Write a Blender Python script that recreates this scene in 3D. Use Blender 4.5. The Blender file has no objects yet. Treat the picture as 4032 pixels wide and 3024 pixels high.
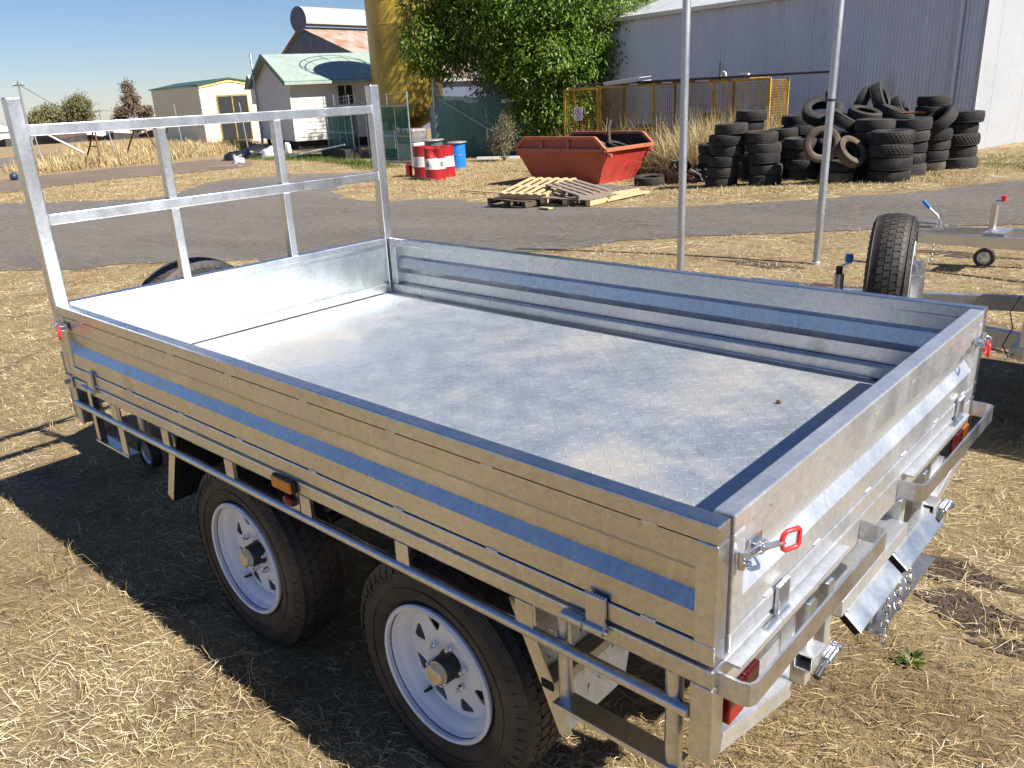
import bpy, bmesh, math, random
import numpy as np
from mathutils import Matrix, Vector
from mathutils.geometry import delaunay_2d_cdt

R = math.radians
random.seed(7)
rng = np.random.default_rng(11)
SC = bpy.context.scene
COL = SC.collection

# ------------------------------------------------------------------ camera
cam_d = bpy.data.cameras.new("camera")
cam_d.sensor_fit = 'HORIZONTAL'
cam_d.sensor_width = 36.0
cam_d.lens = 3223.49 / 4032 * 36.0
cam_d.clip_start = 0.05
cam_d.clip_end = 6000
cam = bpy.data.objects.new("camera", cam_d)
COL.objects.link(cam)
yaw, pitch, roll = -0.74404, 0.34327, -0.04907
fwd = Vector((math.sin(yaw)*math.cos(pitch), math.cos(yaw)*math.cos(pitch), -math.sin(pitch)))
right = Vector((math.cos(yaw), -math.sin(yaw), 0))
up = right.cross(fwd)
r2 = right*math.cos(roll) + up*math.sin(roll)
u2 = -right*math.sin(roll) + up*math.cos(roll)
m = Matrix((r2, u2, -fwd)).transposed().to_4x4()
m.translation = (3.5998, -1.1735, 1.8459)
cam.matrix_world = m
SC.camera = cam

# ------------------------------------------------------------------ sky, sun, exposure
SUN = Vector((1.0, 0.142, 0.98)).normalized()
elev = math.asin(SUN.z)
world = bpy.data.worlds.new("World")
SC.world = world
world.use_nodes = True
wn = world.node_tree.nodes
sky = wn.new('ShaderNodeTexSky')
sky.sky_type = 'NISHITA'
sky.sun_disc = False
sky.sun_elevation = elev
sky.sun_rotation = math.atan2(SUN.x, SUN.y)
sky.altitude = 0
sky.air_density = 1.0
sky.dust_density = 0.0
sky.ozone_density = 3.5
bg = wn['Background']
bg.inputs['Strength'].default_value = 0.052
tint = wn.new('ShaderNodeMix')
tint.data_type = 'RGBA'
tint.blend_type = 'MULTIPLY'
tint.inputs[0].default_value = 1.0
tint.inputs[7].default_value = (.71, .77, .96, 1)
world.node_tree.links.new(sky.outputs[0], tint.inputs[6])
world.node_tree.links.new(tint.outputs[2], bg.inputs[0])
sun_d = bpy.data.lights.new("sun", 'SUN')
sun_d.energy = 5.0
sun_d.angle = R(0.53)
sun_d.color = (1.0, 0.955, 0.88)
sun = bpy.data.objects.new("sun", sun_d)
COL.objects.link(sun)
sun.rotation_euler = SUN.to_track_quat('Z', 'Y').to_euler()
sun.location = (20, 3, 25)
SC.view_settings.view_transform = 'Standard'
SC.view_settings.look = 'None'
SC.view_settings.exposure = 0.98
SC.view_settings.gamma = 1.0
SC.view_settings.use_curve_mapping = False
SC.render.engine = 'CYCLES'
SC.cycles.max_bounces = 8
SC.cycles.glossy_bounces = 4
SC.cycles.diffuse_bounces = 3
SC.cycles.transparent_max_bounces = 12
SC.cycles.sample_clamp_indirect = 10.0
SC.cycles.use_denoising = True
SC.cycles.caustics_reflective = True
SC.cycles.blur_glossy = 0.3

# ------------------------------------------------------------------ terrain height
def T(x, y):
    s = np.clip((-np.asarray(x, float) - .5) / 10, 0, 1)
    s = s * s * (3 - 2 * s)
    d = np.hypot(np.asarray(x) - 3.6, np.asarray(y) + 1.2)
    fl = np.maximum(0, d - 55.)
    fl = fl * fl / (fl + 30)
    return -.4 * s - .030 * fl
def tz(x, y):
    return float(T(x, y))

# ------------------------------------------------------------------ node helpers
def new_mat(name):
    mt = bpy.data.materials.new(name)
    mt.use_nodes = True
    nt = mt.node_tree
    return mt, nt, nt.nodes['Principled BSDF']
def N(nt, typ, **kw):
    n = nt.nodes.new(typ)
    for k, v in kw.items():
        if k in n.inputs:
            n.inputs[k].default_value = v
        else:
            setattr(n, k, v)
    return n
def coords(nt, scale=(1, 1, 1), kind='Object', rot=(0, 0, 0)):
    tc = nt.nodes.new('ShaderNodeTexCoord')
    mp = nt.nodes.new('ShaderNodeMapping')
    mp.inputs['Scale'].default_value = scale
    mp.inputs['Rotation'].default_value = rot
    nt.links.new(tc.outputs[kind], mp.inputs[0])
    return mp.outputs[0]
def noise(nt, vec, scale, detail=4, rough=.55, dist=0):
    n = nt.nodes.new('ShaderNodeTexNoise')
    n.inputs['Scale'].default_value = scale
    n.inputs['Detail'].default_value = detail
    n.inputs['Roughness'].default_value = rough
    n.inputs['Distortion'].default_value = dist
    if vec is not None:
        nt.links.new(vec, n.inputs['Vector'])
    return n.outputs[0]
def ramp(nt, fac, stops):
    r = nt.nodes.new('ShaderNodeValToRGB')
    el = r.color_ramp.elements
    while len(el) < len(stops):
        el.new(.5)
    for e, (p, c) in zip(el, stops):
        e.position = p
        e.color = (c, c, c, 1) if isinstance(c, (int, float)) else (*c, 1)
    nt.links.new(fac, r.inputs[0])
    return r.outputs[0]
def mixc(nt, fac, a, b, typ='MIX'):
    mx = nt.nodes.new('ShaderNodeMix')
    mx.data_type = 'RGBA'
    mx.blend_type = typ
    for sock, v in ((0, fac), (6, a), (7, b)):
        if isinstance(v, (int, float)):
            mx.inputs[sock].default_value = v
        elif isinstance(v, tuple):
            mx.inputs[sock].default_value = (*v, 1)
        else:
            nt.links.new(v, mx.inputs[sock])
    return mx.outputs[2]
def bump(nt, bs, h, strength=.3, dist=.01):
    b = nt.nodes.new('ShaderNodeBump')
    b.inputs['Strength'].default_value = strength
    b.inputs['Distance'].default_value = dist
    nt.links.new(h, b.inputs['Height'])
    nt.links.new(b.outputs[0], bs.inputs['Normal'])
    return b
M = {}
def simple(name, col, rough=.6, metal=0, var=.18, scale=6, bstr=0, bscale=60, dirt=None, stretch=(1, 1, 1), kind='Object'):
    mt, nt, b = new_mat(name)
    v = coords(nt, stretch, kind)
    n1 = noise(nt, v, scale, 5)
    lo = tuple(c * (1 - var) for c in col)
    hi = tuple(min(1, c * (1 + var)) for c in col)
    c = ramp(nt, n1, ((.3, lo), (.7, hi)))
    if dirt:
        dcol, amount, ds = dirt
        n2 = noise(nt, v, ds, 6, .65)
        f = ramp(nt, n2, ((.62 - amount * .5, 0.0), (.80 - amount * .3, 1.0)))
        c = mixc(nt, f, c, dcol)
    nt.links.new(c, b.inputs['Base Color'])
    b.inputs['Roughness'].default_value = rough
    b.inputs['Metallic'].default_value = metal
    if bstr:
        bump(nt, b, noise(nt, v, bscale, 4), bstr, .01)
    M[name] = mt
    return mt

# ---- galvanised steel
def galv(name, base, r0, r1, streak=(1, 1, 1), metal=1.0, dirt=None, bs=.05, scale=5, spot=0):
    mt, nt, b = new_mat(name)
    v = coords(nt, streak)
    v0 = coords(nt)
    n1 = noise(nt, v, scale, 6, .6, .6)
    c = ramp(nt, n1, ((.28, tuple(x * .80 for x in base)), (.55, base), (.78, tuple(min(1, x * 1.14) for x in base))))
    n2 = noise(nt, v0, 38, 3)
    c = mixc(nt, .35, c, ramp(nt, n2, ((.3, tuple(x * .85 for x in base)), (.7, tuple(min(1, x * 1.1) for x in base)))))
    vo = nt.nodes.new('ShaderNodeTexVoronoi'); vo.inputs['Scale'].default_value = 85
    nt.links.new(v0, vo.inputs['Vector'])
    c = mixc(nt, .5, c, ramp(nt, vo.outputs['Color'], ((.2, tuple(x * .84 for x in base)), (.8, tuple(min(1, x * 1.12) for x in base)))))
    if dirt:
        dcol, f0, f1, ds = dirt
        n3 = noise(nt, v0, ds, 7, .62, .4)
        f = ramp(nt, n3, ((f0, 0.0), (f1, 1.0)))
        c = mixc(nt, f, c, dcol)
        mm = nt.nodes.new('ShaderNodeMath'); mm.operation = 'MULTIPLY_ADD'
        nt.links.new(f, mm.inputs[0]); mm.inputs[1].default_value = -.35; mm.inputs[2].default_value = metal
        nt.links.new(mm.outputs[0], b.inputs['Metallic'])
    else:
        b.inputs['Metallic'].default_value = metal
    nt.links.new(c, b.inputs['Base Color'])
    rr = ramp(nt, noise(nt, v, 9, 5), ((.3, r0), (.7, r1)))
    nt.links.new(rr, b.inputs['Roughness'])
    if bs:
        bump(nt, b, noise(nt, v0, 90 if spot == 0 else spot, 4), bs, .004)
    M[name] = mt
galv('galv', (.64, .65, .67), .26, .42, (1, 1, .35), bs=.02)
galv('galv_side', (.64, .645, .655), .24, .38, (1.2, 1.2, .2), dirt=((.42, .37, .30), .64, .86, 3.0), scale=3, bs=.012)
galv('galv_floor', (.52, .56, .60), .44, .58, (1, 1, 1), metal=.78, dirt=((.52, .48, .42), .47, .70, 1.5), bs=.03, scale=1.6)
galv('galv_head', (.60, .63, .63), .26, .42, (1, 1, .5), metal=.93, bs=.03, scale=3)
galv('galv_rough', (.72, .73, .745), .28, .44, (1, 1, .5), metal=.82, bs=.14, spot=55)
galv('galv_dull', (.50, .52, .54), .42, .6, (1, 1, .4), bs=.06)
galv('zinc', (.72, .72, .74), .2, .32, bs=.02)
simple('hollow_shade', (.012, .012, .013), .9)  # near-black plates stand for the dark inside of hollow tubes
simple('red_plastic', (.62, .03, .03), .35, var=.08)
simple('amber_lens', (.75, .23, .02), .25, var=.1, scale=90)
simple('red_lens', (.22, .008, .006), .2, var=.15, scale=90)
simple('black_plastic', (.018, .018, .02), .45, var=.2)
simple('black_hub', (.016, .016, .018), .4, var=.2)
simple('blue_plastic', (.02, .22, .62), .35, var=.1)
simple('white_rim', (.88, .89, .90), .28, var=.04, scale=14)
simple('pin_red', (.5, .03, .03), .4)
simple('pin_blue', (.03, .05, .25), .4)
simple('brass_cap', (.60, .55, .46), .34, metal=.85, var=.15)
simple('rubber', (.022, .020, .019), .62, var=.35, scale=9, bstr=.15, bscale=140, dirt=((.075, .058, .044), .40, 5))
simple('blue_dark', (.02, .04, .10), .5)
def old_rubber():
    mt, nt, b = new_mat('old_rubber')
    oi = nt.nodes.new('ShaderNodeObjectInfo')
    base = ramp(nt, oi.outputs['Random'], ((0, (.010, .010, .011)), (.5, (.017, .016, .016)), (.85, (.029, .026, .023)), (1, (.042, .036, .030))))
    v = coords(nt)
    n = noise(nt, v, 5, 6, .65)
    c = mixc(nt, ramp(nt, n, ((.44, 0.0), (.74, .65))), base, (.068, .057, .047))
    nt.links.new(c, b.inputs['Base Color'])
    b.inputs['Roughness'].default_value = .82
    bump(nt, b, noise(nt, v, 70, 4), .25, .01)
    M['old_rubber'] = mt
old_rubber()
simple('brown_rubber', (.060, .047, .037), .85, var=.35, scale=5, bstr=.2, bscale=80, dirt=((.15, .11, .075), .5, 3.0))

# ------------------------------------------------------------------ mesh builder
class MB:
    def __init__(s):
        s.v, s.f = [], []
    def add(s, verts, faces, mtx=None):
        o = len(s.v)
        if mtx is not None:
            verts = [mtx @ Vector(p) for p in verts]
        s.v += [tuple(p) for p in verts]
        s.f += [tuple(i + o for i in f) for f in faces]
        return s
    def box(s, x0, x1, y0, y1, z0, z1, mtx=None):
        return s.add([(x0, y0, z0), (x1, y0, z0), (x1, y1, z0), (x0, y1, z0), (x0, y0, z1), (x1, y0, z1), (x1, y1, z1), (x0, y1, z1)],
                     [(0, 3, 2, 1), (4, 5, 6, 7), (0, 1, 5, 4), (1, 2, 6, 5), (2, 3, 7, 6), (3, 0, 4, 7)], mtx)
    def bar(s, a, b, w, h, roll=0):
        """rectangular bar from a to b, w across, h in the up-ish direction"""
        a, b = Vector(a), Vector(b)
        d = b - a
        q = d.to_track_quat('X', 'Z')
        mt = Matrix.Translation(a) @ q.to_matrix().to_4x4() @ Matrix.Rotation(roll, 4, 'X')
        return s.box(0, d.length, -w / 2, w / 2, -h / 2, h / 2, mt)
    def tube(s, pts, r, n=10, cap=True, closed=False):
        pts = [Vector(p) for p in pts]
        k = len(pts)
        rad = r if isinstance(r, (list, tuple)) else [r] * k
        rings, prev = [], None
        for i, p in enumerate(pts):
            if closed:
                d = (pts[(i + 1) % k] - pts[i - 1]).normalized()
            elif i == 0:
                d = (pts[1] - p).normalized()
            elif i == k - 1:
                d = (p - pts[-2]).normalized()
            else:
                d = ((pts[i + 1] - p).normalized() + (p - pts[i - 1]).normalized()).normalized()
            if prev is None:
                a = d.cross(Vector((0, 0, 1)))
                if a.length < .05:
                    a = d.cross(Vector((1, 0, 0)))
            else:
                a = prev - d * prev.dot(d)
            a.normalize()
            prev = a
            b = d.cross(a)
            rings.append([p + (a * math.cos(2 * math.pi * j / n) + b * math.sin(2 * math.pi * j / n)) * rad[i] for j in range(n)])
        vs = [q for rg in rings for q in rg]
        fs = []
        last = k if closed else k - 1
        for i in range(last):
            i2 = (i + 1) % k
            for j in range(n):
                fs.append((i * n + j, i * n + (j + 1) % n, i2 * n + (j + 1) % n, i2 * n + j))
        if cap and not closed:
            fs.append(tuple(range(n - 1, -1, -1)))
            fs.append(tuple((k - 1) * n + j for j in range(n)))
        return s.add(vs, fs)
    def prism(s, poly, x0, x1, mtx=None):
        """closed polygon of (y, z) extruded along x"""
        k = len(poly)
        vs = [(x0, y, z) for y, z in poly] + [(x1, y, z) for y, z in poly]
        fs = [(i, (i + 1) % k, k + (i + 1) % k, k + i) for i in range(k)]
        fs += [tuple(range(k - 1, -1, -1)), tuple(range(k, 2 * k))]
        return s.add(vs, fs, mtx)
    def lathe(s, prof, n=32, mtx=None, closed=False):
        """profile of (r, y) turned about the y axis"""
        k = len(prof)
        vs = []
        for i in range(n):
            a = 2 * math.pi * i / n
            for r, y in prof:
                vs.append((r * math.cos(a), y, r * math.sin(a)))
        fs = []
        last = k if closed else k - 1
        for i in range(n):
            i2 = (i + 1) % n
            for j in range(last):
                j2 = (j + 1) % k
                fs.append((i * k + j, i * k + j2, i2 * k + j2, i2 * k + j))
        return s.add(vs, fs, mtx)
    def mesh(s, name):
        me = bpy.data.meshes.new(name)
        me.from_pydata(s.v, [], s.f)
        bm = bmesh.new()
        bm.from_mesh(me)
        bmesh.ops.recalc_face_normals(bm, faces=bm.faces)
        bm.to_mesh(me)
        bm.free()
        return me
    def obj(s, name, mat, parent=None, smooth=None, bevel=0, **tags):
        return mk(name, s.mesh(name), mat, parent, smooth, bevel, **tags)
def mk(name, me, mat, parent=None, smooth=None, bevel=0, **tags):
    if isinstance(mat, str):
        mat = M[mat]
    if mat is not None and not me.materials:
        me.materials.append(mat)
    o = bpy.data.objects.new(name, me)
    COL.objects.link(o)
    if parent is not None:
        o.parent = parent
    if smooth is not None:
        me.polygons.foreach_set('use_smooth', [True] * len(me.polygons))
        me.set_sharp_from_angle(angle=R(smooth))
    if bevel:
        bv = o.modifiers.new('bevel', 'BEVEL')
        bv.width = bevel
        bv.segments = 2
        bv.limit_method = 'ANGLE'
        bv.angle_limit = R(50)
    for k, v in tags.items():
        o[k] = v
    return o
def thing(name, label, category, loc=(0, 0, 0), rotz=0, group=None, rot=None):
    o = bpy.data.objects.new(name, None)
    o.empty_display_size = .1
    COL.objects.link(o)
    o.location = loc
    o.rotation_euler = rot if rot is not None else (0, 0, rotz)
    o['label'] = label
    o['category'] = category
    if group:
        o['group'] = group
    return o
def copy_tree(o, parent=None):
    c = o.copy()
    COL.objects.link(c)
    c.parent = parent
    for ch in list(o.children):
        copy_tree(ch, c)
    return c
def fast_mesh(name, verts, nper, tint=None):
    """many separate polygons of nper vertices each, from a numpy array (n, nper, 3)"""
    n = len(verts)
    me = bpy.data.meshes.new(name)
    me.vertices.add(n * nper)
    me.vertices.foreach_set('co', np.ascontiguousarray(verts, dtype=np.float32).ravel())
    me.loops.add(n * nper)
    me.loops.foreach_set('vertex_index', np.arange(n * nper, dtype=np.int32))
    me.polygons.add(n)
    me.polygons.foreach_set('loop_start', np.arange(0, n * nper, nper, dtype=np.int32))
    me.update(calc_edges=True)
    if tint is not None:
        at = me.attributes.new('tint', 'FLOAT', 'POINT')
        at.data.foreach_set('value', np.repeat(tint.astype(np.float32), nper))
    return me
def in_poly(px, py, poly):
    px, py = np.asarray(px), np.asarray(py)
    ins = np.zeros(px.shape, bool)
    k = len(poly)
    for i in range(k):
        x0, y0 = poly[i]
        x1, y1 = poly[(i + 1) % k]
        if y0 == y1:
            continue
        c = ((y0 > py) != (y1 > py)) & (px < (x1 - x0) * (py - y0) / (y1 - y0) + x0)
        ins ^= c
    return ins
def tinted(name, stops, rough=.8, trans=0, spec=.2, attr='tint'):
    mt, nt, b = new_mat(name)
    a = nt.nodes.new('ShaderNodeAttribute')
    a.attribute_name = attr
    c = ramp(nt, a.outputs['Fac'], stops)
    nt.links.new(c, b.inputs['Base Color'])
    b.inputs['Roughness'].default_value = rough
    b.inputs['Specular IOR Level'].default_value = spec
    if trans:
        tr = nt.nodes.new('ShaderNodeBsdfTranslucent')
        nt.links.new(c, tr.inputs[0])
        ms = nt.nodes.new('ShaderNodeMixShader')
        ms.inputs[0].default_value = trans
        nt.links.new(b.outputs[0], ms.inputs[1])
        nt.links.new(tr.outputs[0], ms.inputs[2])
        nt.links.new(ms.outputs[0], nt.nodes['Material Output'].inputs[0])
    M[name] = mt
    return mt
# ================================================================== THE GROUND
ASPH = [(-11.01, 2.53), (-10.7, 2.82), (-10.03, 3.26), (-9.44, 3.57), (-9.35, 4.0), (-8.2, 4.57), (-7.59, 4.94), (-5.98, 5.49), (-4.55, 5.95), (-3.07, 6.56), (-2.56, 7.11), (-2.45, 7.58), (-1.06, 8.53), (-0.42, 9.12), (0.01, 9.4), (0.72, 10.05), (1.19, 10.35), (1.87, 10.9),
        (9.0, 16.2), (8.0, 23.0), (0.94, 16.44), (0.52, 15.4), (-0.59, 13.26), (-1.42, 12.2), (-3.43, 10.89), (-4.9, 10.74), (-8.52, 11.62), (-9.99, 11.83), (-10.79, 11.72), (-11.18, 11.02), (-12.19, 10.92), (-14.51, 11.85), (-15.41, 12.83), (-16.29, 13.98), (-17.45, 15.57), (-18.7, 15.31), (-19.94, 14.75), (-20.29, 14.43), (-21.11, 12.78), (-20.89, 11.78), (-19.74, 10.68), (-18.44, 9.6), (-18.46, 8.58), (-19.7, 7.91), (-22.01, 6.4), (-25, 3.6), (-32, -3.0), (-22, -7.0)]
ROAD2 = [(-31.9, 5.5), (-31.35, 9.36), (-31.74, 10.81), (-31.81, 13.25), (-31.47, 15.49), (-31.51, 17.53), (-30.0, 18.5), (-26.5, 17.0), (-25.0, 15.4), (-25.39, 13.7), (-25.79, 12.71), (-26.26, 10.91), (-25.6, 8.58), (-25.5, 5.0), (-28, 1.0), (-33, -2.0)]
ROAD3 = [(-56, 2.0), (-50.3, 12), (-49.86, 15.21), (-49.81, 16.86), (-51.17, 19.86), (-47.8, 18.9), (-41.51, 14.26), (-40.82, 13.12), (-39.99, 12.09), (-40, 2.0)]
def ragged(poly, step, amp):
    out = []
    k = len(poly)
    for i in range(k):
        a, b = Vector(poly[i]), Vector(poly[(i + 1) % k])
        d = b - a
        n = max(1, int(d.length / step))
        pr = Vector((-d.y, d.x)).normalized()
        for j in range(n):
            p = a + d * (j / n) + pr * random.gauss(0, amp) * (1 if j else .4)
            out.append((p.x, p.y))
    return out
def drape(poly, grid, lift):
    xs = [p[0] for p in poly]; ys = [p[1] for p in poly]
    pts = [Vector(p) for p in poly]
    k = len(pts)
    gx, gy = np.meshgrid(np.arange(min(xs), max(xs), grid), np.arange(min(ys), max(ys), grid))
    gx, gy = gx.ravel(), gy.ravel()
    ok = in_poly(gx, gy, poly)
    pts += [Vector((float(a), float(b))) for a, b in zip(gx[ok], gy[ok])]
    vs, es, fs, *_ = delaunay_2d_cdt(pts, [(i, (i + 1) % k) for i in range(k)], [], 0, 1e-5)
    cx = np.array([sum(vs[i].x for i in f) / 3 for f in fs])
    cy = np.array([sum(vs[i].y for i in f) / 3 for f in fs])
    keep = in_poly(cx, cy, poly)
    mb = MB()
    mb.v = [(p.x, p.y, tz(p.x, p.y) + lift) for p in vs]
    mb.f = [tuple(f) for f, kk in zip(fs, keep) if kk]
    return mb

# ---- ground: dry thatch over soil
def ground_mat():
    mt, nt, b = new_mat('dry_ground')
    v = coords(nt)
    big = noise(nt, v, .35, 5, .6)
    mid = noise(nt, v, 2.2, 6, .65, .5)
    fine = noise(nt, coords(nt, (1, 2.2, 1), rot=(0, 0, .5)), 34, 6, .75, 1.5)
    fine2 = noise(nt, coords(nt, (2.4, 1, 1), rot=(0, 0, -.3)), 28, 6, .75, 1.5)
    c1 = ramp(nt, fine, ((.25, (.095, .066, .040)), (.5, (.28, .205, .115)), (.72, (.58, .45, .25))))
    c2 = ramp(nt, fine2, ((.25, (.10, .070, .042)), (.5, (.32, .235, .13)), (.75, (.64, .50, .29))))
    c = mixc(nt, .5, c1, c2)
    f3 = noise(nt, coords(nt, (1, 1.8, 1), rot=(0, 0, 1.1)), 120, 5, .8, 1.0)
    c = mixc(nt, .45, c, ramp(nt, f3, ((.33, (.07, .048, .028)), (.5, (.29, .215, .12)), (.66, (.74, .60, .38)))))
    soil = ramp(nt, noise(nt, v, 22, 6, .7), ((.3, (.075, .048, .030)), (.7, (.17, .11, .068))))
    c = mixc(nt, ramp(nt, mid, ((.50, 0.0), (.68, .75))), c, soil)
    green = ramp(nt, noise(nt, v, 30, 5), ((.3, (.10, .115, .035)), (.7, (.24, .24, .08))))
    c = mixc(nt, ramp(nt, big, ((.58, 0.0), (.75, .35))), c, green)
    nt.links.new(c, b.inputs['Base Color'])
    b.inputs['Roughness'].default_value = .95
    b.inputs['Specular IOR Level'].default_value = .1
    mx = nt.nodes.new('ShaderNodeMath'); mx.operation = 'ADD'
    nt.links.new(fine, mx.inputs[0]); nt.links.new(fine2, mx.inputs[1])
    bump(nt, b, mx.outputs[0], .8, .02)
    M['dry_ground'] = mt
ground_mat()
def asphalt_mat(name, a, b_, stone, pale_tone):
    mt, nt, b = new_mat(name)
    v = coords(nt)
    big = noise(nt, coords(nt, (.5, 1.2, 1), rot=(0, 0, .55)), .5, 5, .6, .4)
    c = ramp(nt, big, ((.3, a), (.7, b_)))
    st = noise(nt, v, 9, 10, .92)
    c = mixc(nt, ramp(nt, st, ((.50, 0.0), (.60, .9))), c, stone)
    dk = noise(nt, coords(nt, (1, 2.6, 1), rot=(0, 0, .5)), 5, 10, .92)
    c = mixc(nt, ramp(nt, dk, ((.38, .75), (.48, 0.0))), c, tuple(q * .38 for q in a))
    lt = noise(nt, coords(nt, (.25, 3, 1), rot=(0, 0, .55)), 1.6, 5, .6)  # paler streaks running along the road surface
    c = mixc(nt, ramp(nt, lt, ((.58, 0.0), (.72, .35))), c, pale_tone)
    st2 = noise(nt, v, 17, 4, .75)
    c = mixc(nt, ramp(nt, st2, ((.62, 0.0), (.75, .4))), c, pale_tone)
    nt.links.new(c, b.inputs['Base Color'])
    b.inputs['Roughness'].default_value = .9
    b.inputs['Specular IOR Level'].default_value = .25
    bump(nt, b, st, 1.0, .04)
    M[name] = mt
asphalt_mat('asphalt', (.125, .110, .098), (.195, .171, .150), (.27, .24, .21), (.30, .255, .20))
asphalt_mat('dirt_road', (.15, .112, .088), (.215, .165, .128), (.27, .21, .16), (.31, .24, .17))

def ground():
    rr = [0.0]
    r = .45
    while r < 2600:
        rr.append(r); r *= 1.035 if r < 60 else 1.10
    n = 240
    vs = [(3.6, -1.2, tz(3.6, -1.2))]
    for q in rr[1:]:
        for i in range(n):
            a = 2 * math.pi * i / n
            x, y = 3.6 + q * math.cos(a), -1.2 + q * math.sin(a)
            vs.append((x, y, tz(x, y)))
    fs = [(0, 1 + i, 1 + (i + 1) % n) for i in range(n)]
    for k in range(len(rr) - 2):
        o = 1 + k * n
        for i in range(n):
            j = (i + 1) % n
            fs.append((o + i, o + n + i, o + n + j, o + j))
    me = bpy.data.meshes.new('ground'); me.from_pydata(vs, [], fs)
    mk('ground', me, 'dry_ground', smooth=60, kind='structure')
ground()
ASPH_R = ragged(ASPH, .35, .07)
drape(ASPH_R, .8, .008).obj('asphalt_yard', 'asphalt', smooth=60, kind='structure')
drape(ragged(ROAD2, .6, .12), 1.2, .014).obj('gravel_road', 'dirt_road', smooth=60, kind='structure')
drape(ragged(ROAD3, .8, .15), 1.5, .014).obj('far_road', 'asphalt', smooth=60, kind='structure')

# ---- straw and grass, kind = stuff
tinted('straw', ((0, (.12, .076, .036)), (.3, (.33, .225, .10)), (.65, (.60, .47, .26)), (1, (.88, .79, .58))), .7, .12)
tinted('tall_straw', ((0, (.22, .155, .075)), (.45, (.44, .33, .165)), (.8, (.62, .50, .28)), (1, (.78, .67, .43))), .7, .2)
tinted('green_grass', ((0, (.045, .075, .018)), (.5, (.10, .15, .035)), (1, (.24, .27, .08))), .7, .2)
MUD = [(3.10, 1.73, .16, .10), (2.98, 1.98, .20, .07), (2.62, 2.12, .12, .08), (3.42, 1.62, .22, .08), (2.2, 5.13, .35, .2), (1.0, 6.3, .4, .12), (-.2, 6.9, .35, .12), (1.35, 8.35, .5, .12), (3.35, 1.1, .3, .06), (-.55, -.6, .25, .12), (-.9, .9, .3, .15), (-2.5, 1.3, .5, .2)]
def mud_mask(x, y):
    k = np.zeros(len(x), bool)
    for a, b, ra, rb in MUD:
        k |= (((x - a) / ra) ** 2 + ((y - b) / rb) ** 2) < 1 + .8 * np.sin(9 * x + 13 * y) * .6
    return k
def ribbons(x, y, z0, yaw, pit, ln, wd, droop, flat=0.6):
    """two-quad bent blades; returns (2n,4,3)"""
    d = np.stack([np.cos(yaw) * np.cos(pit), np.sin(yaw) * np.cos(pit), np.sin(pit)], 1)
    sd = np.stack([-np.sin(yaw), np.cos(yaw), np.zeros_like(yaw)], 1)
    tw = rng.normal(0, flat, len(x))
    sd = sd * np.cos(tw)[:, None] + np.array([0, 0, 1.]) * np.sin(tw)[:, None]
    p0 = np.stack([x, y, z0], 1)
    p1 = p0 + d * (ln * .5)[:, None]
    bend = rng.normal(0, .35, len(x))
    d2 = np.stack([np.cos(yaw + bend) * np.cos(pit - droop), np.sin(yaw + bend) * np.cos(pit - droop), np.sin(pit - droop)], 1)
    p2 = p1 + d2 * (ln * .5)[:, None]
    w = (wd / 2)[:, None] * sd
    q1 = np.stack([p0 - w, p0 + w, p1 + w * .9, p1 - w * .9], 1)
    q2 = np.stack([p1 - w * .9, p1 + w * .9, p2 + w * .3, p2 - w * .3], 1)
    return np.concatenate([q1, q2])
def off_road(x, y):
    return ~(in_poly(x, y, ASPH_R) | in_poly(x, y, ROAD2) | in_poly(x, y, ROAD3))
def sector(n, r0, r1, a0, a1, power):
    u = rng.random(n)
    e = 2 - power
    r = (r0 ** e + u * (r1 ** e - r0 ** e)) ** (1 / e)
    a = rng.uniform(a0, a1, n)
    return 3.6 + r * np.sin(a), -1.2 + r * np.cos(a), r
def straw():
    x, y, r = sector(620000, .9, 34, -1.75, .45, 1.32)
    # clumpy cover
    nx = np.sin(x * 2.1 + 1.3 * np.sin(y * 1.7)) + np.sin(y * 2.7 + 1.1 * np.sin(x * 2.3)) + .7 * np.sin(x * 6.1 - y * 5.3)
    ok = off_road(x + rng.normal(0, .10, len(x)), y + rng.normal(0, .10, len(x))) & (rng.random(len(x)) < .86 + .10 * nx)
    near_mud = mud_mask(x, y)
    ok &= ~(near_mud & (rng.random(len(x)) < .6))
    x, y, r = x[ok], y[ok], r[ok]
    n = len(x)
    s = np.clip(r / 5.5, 1, 3.6)
    z0 = T(x, y) + rng.random(n) ** 2 * .028
    yaw = rng.uniform(0, 6.283, n) 
    along = rng.random(n) < .35
    yaw = np.where(along, rng.normal(.4, .35, n) + np.where(rng.random(n) < .5, 0, math.pi), yaw)
    pit = np.abs(rng.normal(0, .16, n)) + np.where(rng.random(n) < .07, rng.uniform(.3, 1.0, n), 0)
    ln = rng.uniform(.014, .070, n) * np.where(rng.random(n) < .07, 3.0, 1) * (.7 + .35 * s)
    wd = rng.uniform(.0011, .0026, n) * s
    q = ribbons(x, y, z0, yaw, pit, ln, wd, rng.uniform(0, .35, n) + pit * .6)
    far_ = r > 9
    one = np.stack([q[:n][:, 0], q[:n][:, 1], q[n:][:, 2], q[n:][:, 3]], 1)[far_]
    clump = .5 + .14 * np.sin(x * 3.3 + 2 * np.sin(y * 2.1)) + .10 * np.sin(y * 4.1 - x * 1.9)
    t = np.clip(rng.normal(0, .21, n) + clump, 0, 1)
    me = fast_mesh('dry_grass', np.concatenate([q[:n][~far_], q[n:][~far_], one]), 4, np.concatenate([t[~far_], t[~far_], t[far_]]))
    mk('dry_grass', me, 'straw', kind='stuff', label='dry straw coloured grass matting the yard ground', category='dry grass')
straw()
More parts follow.
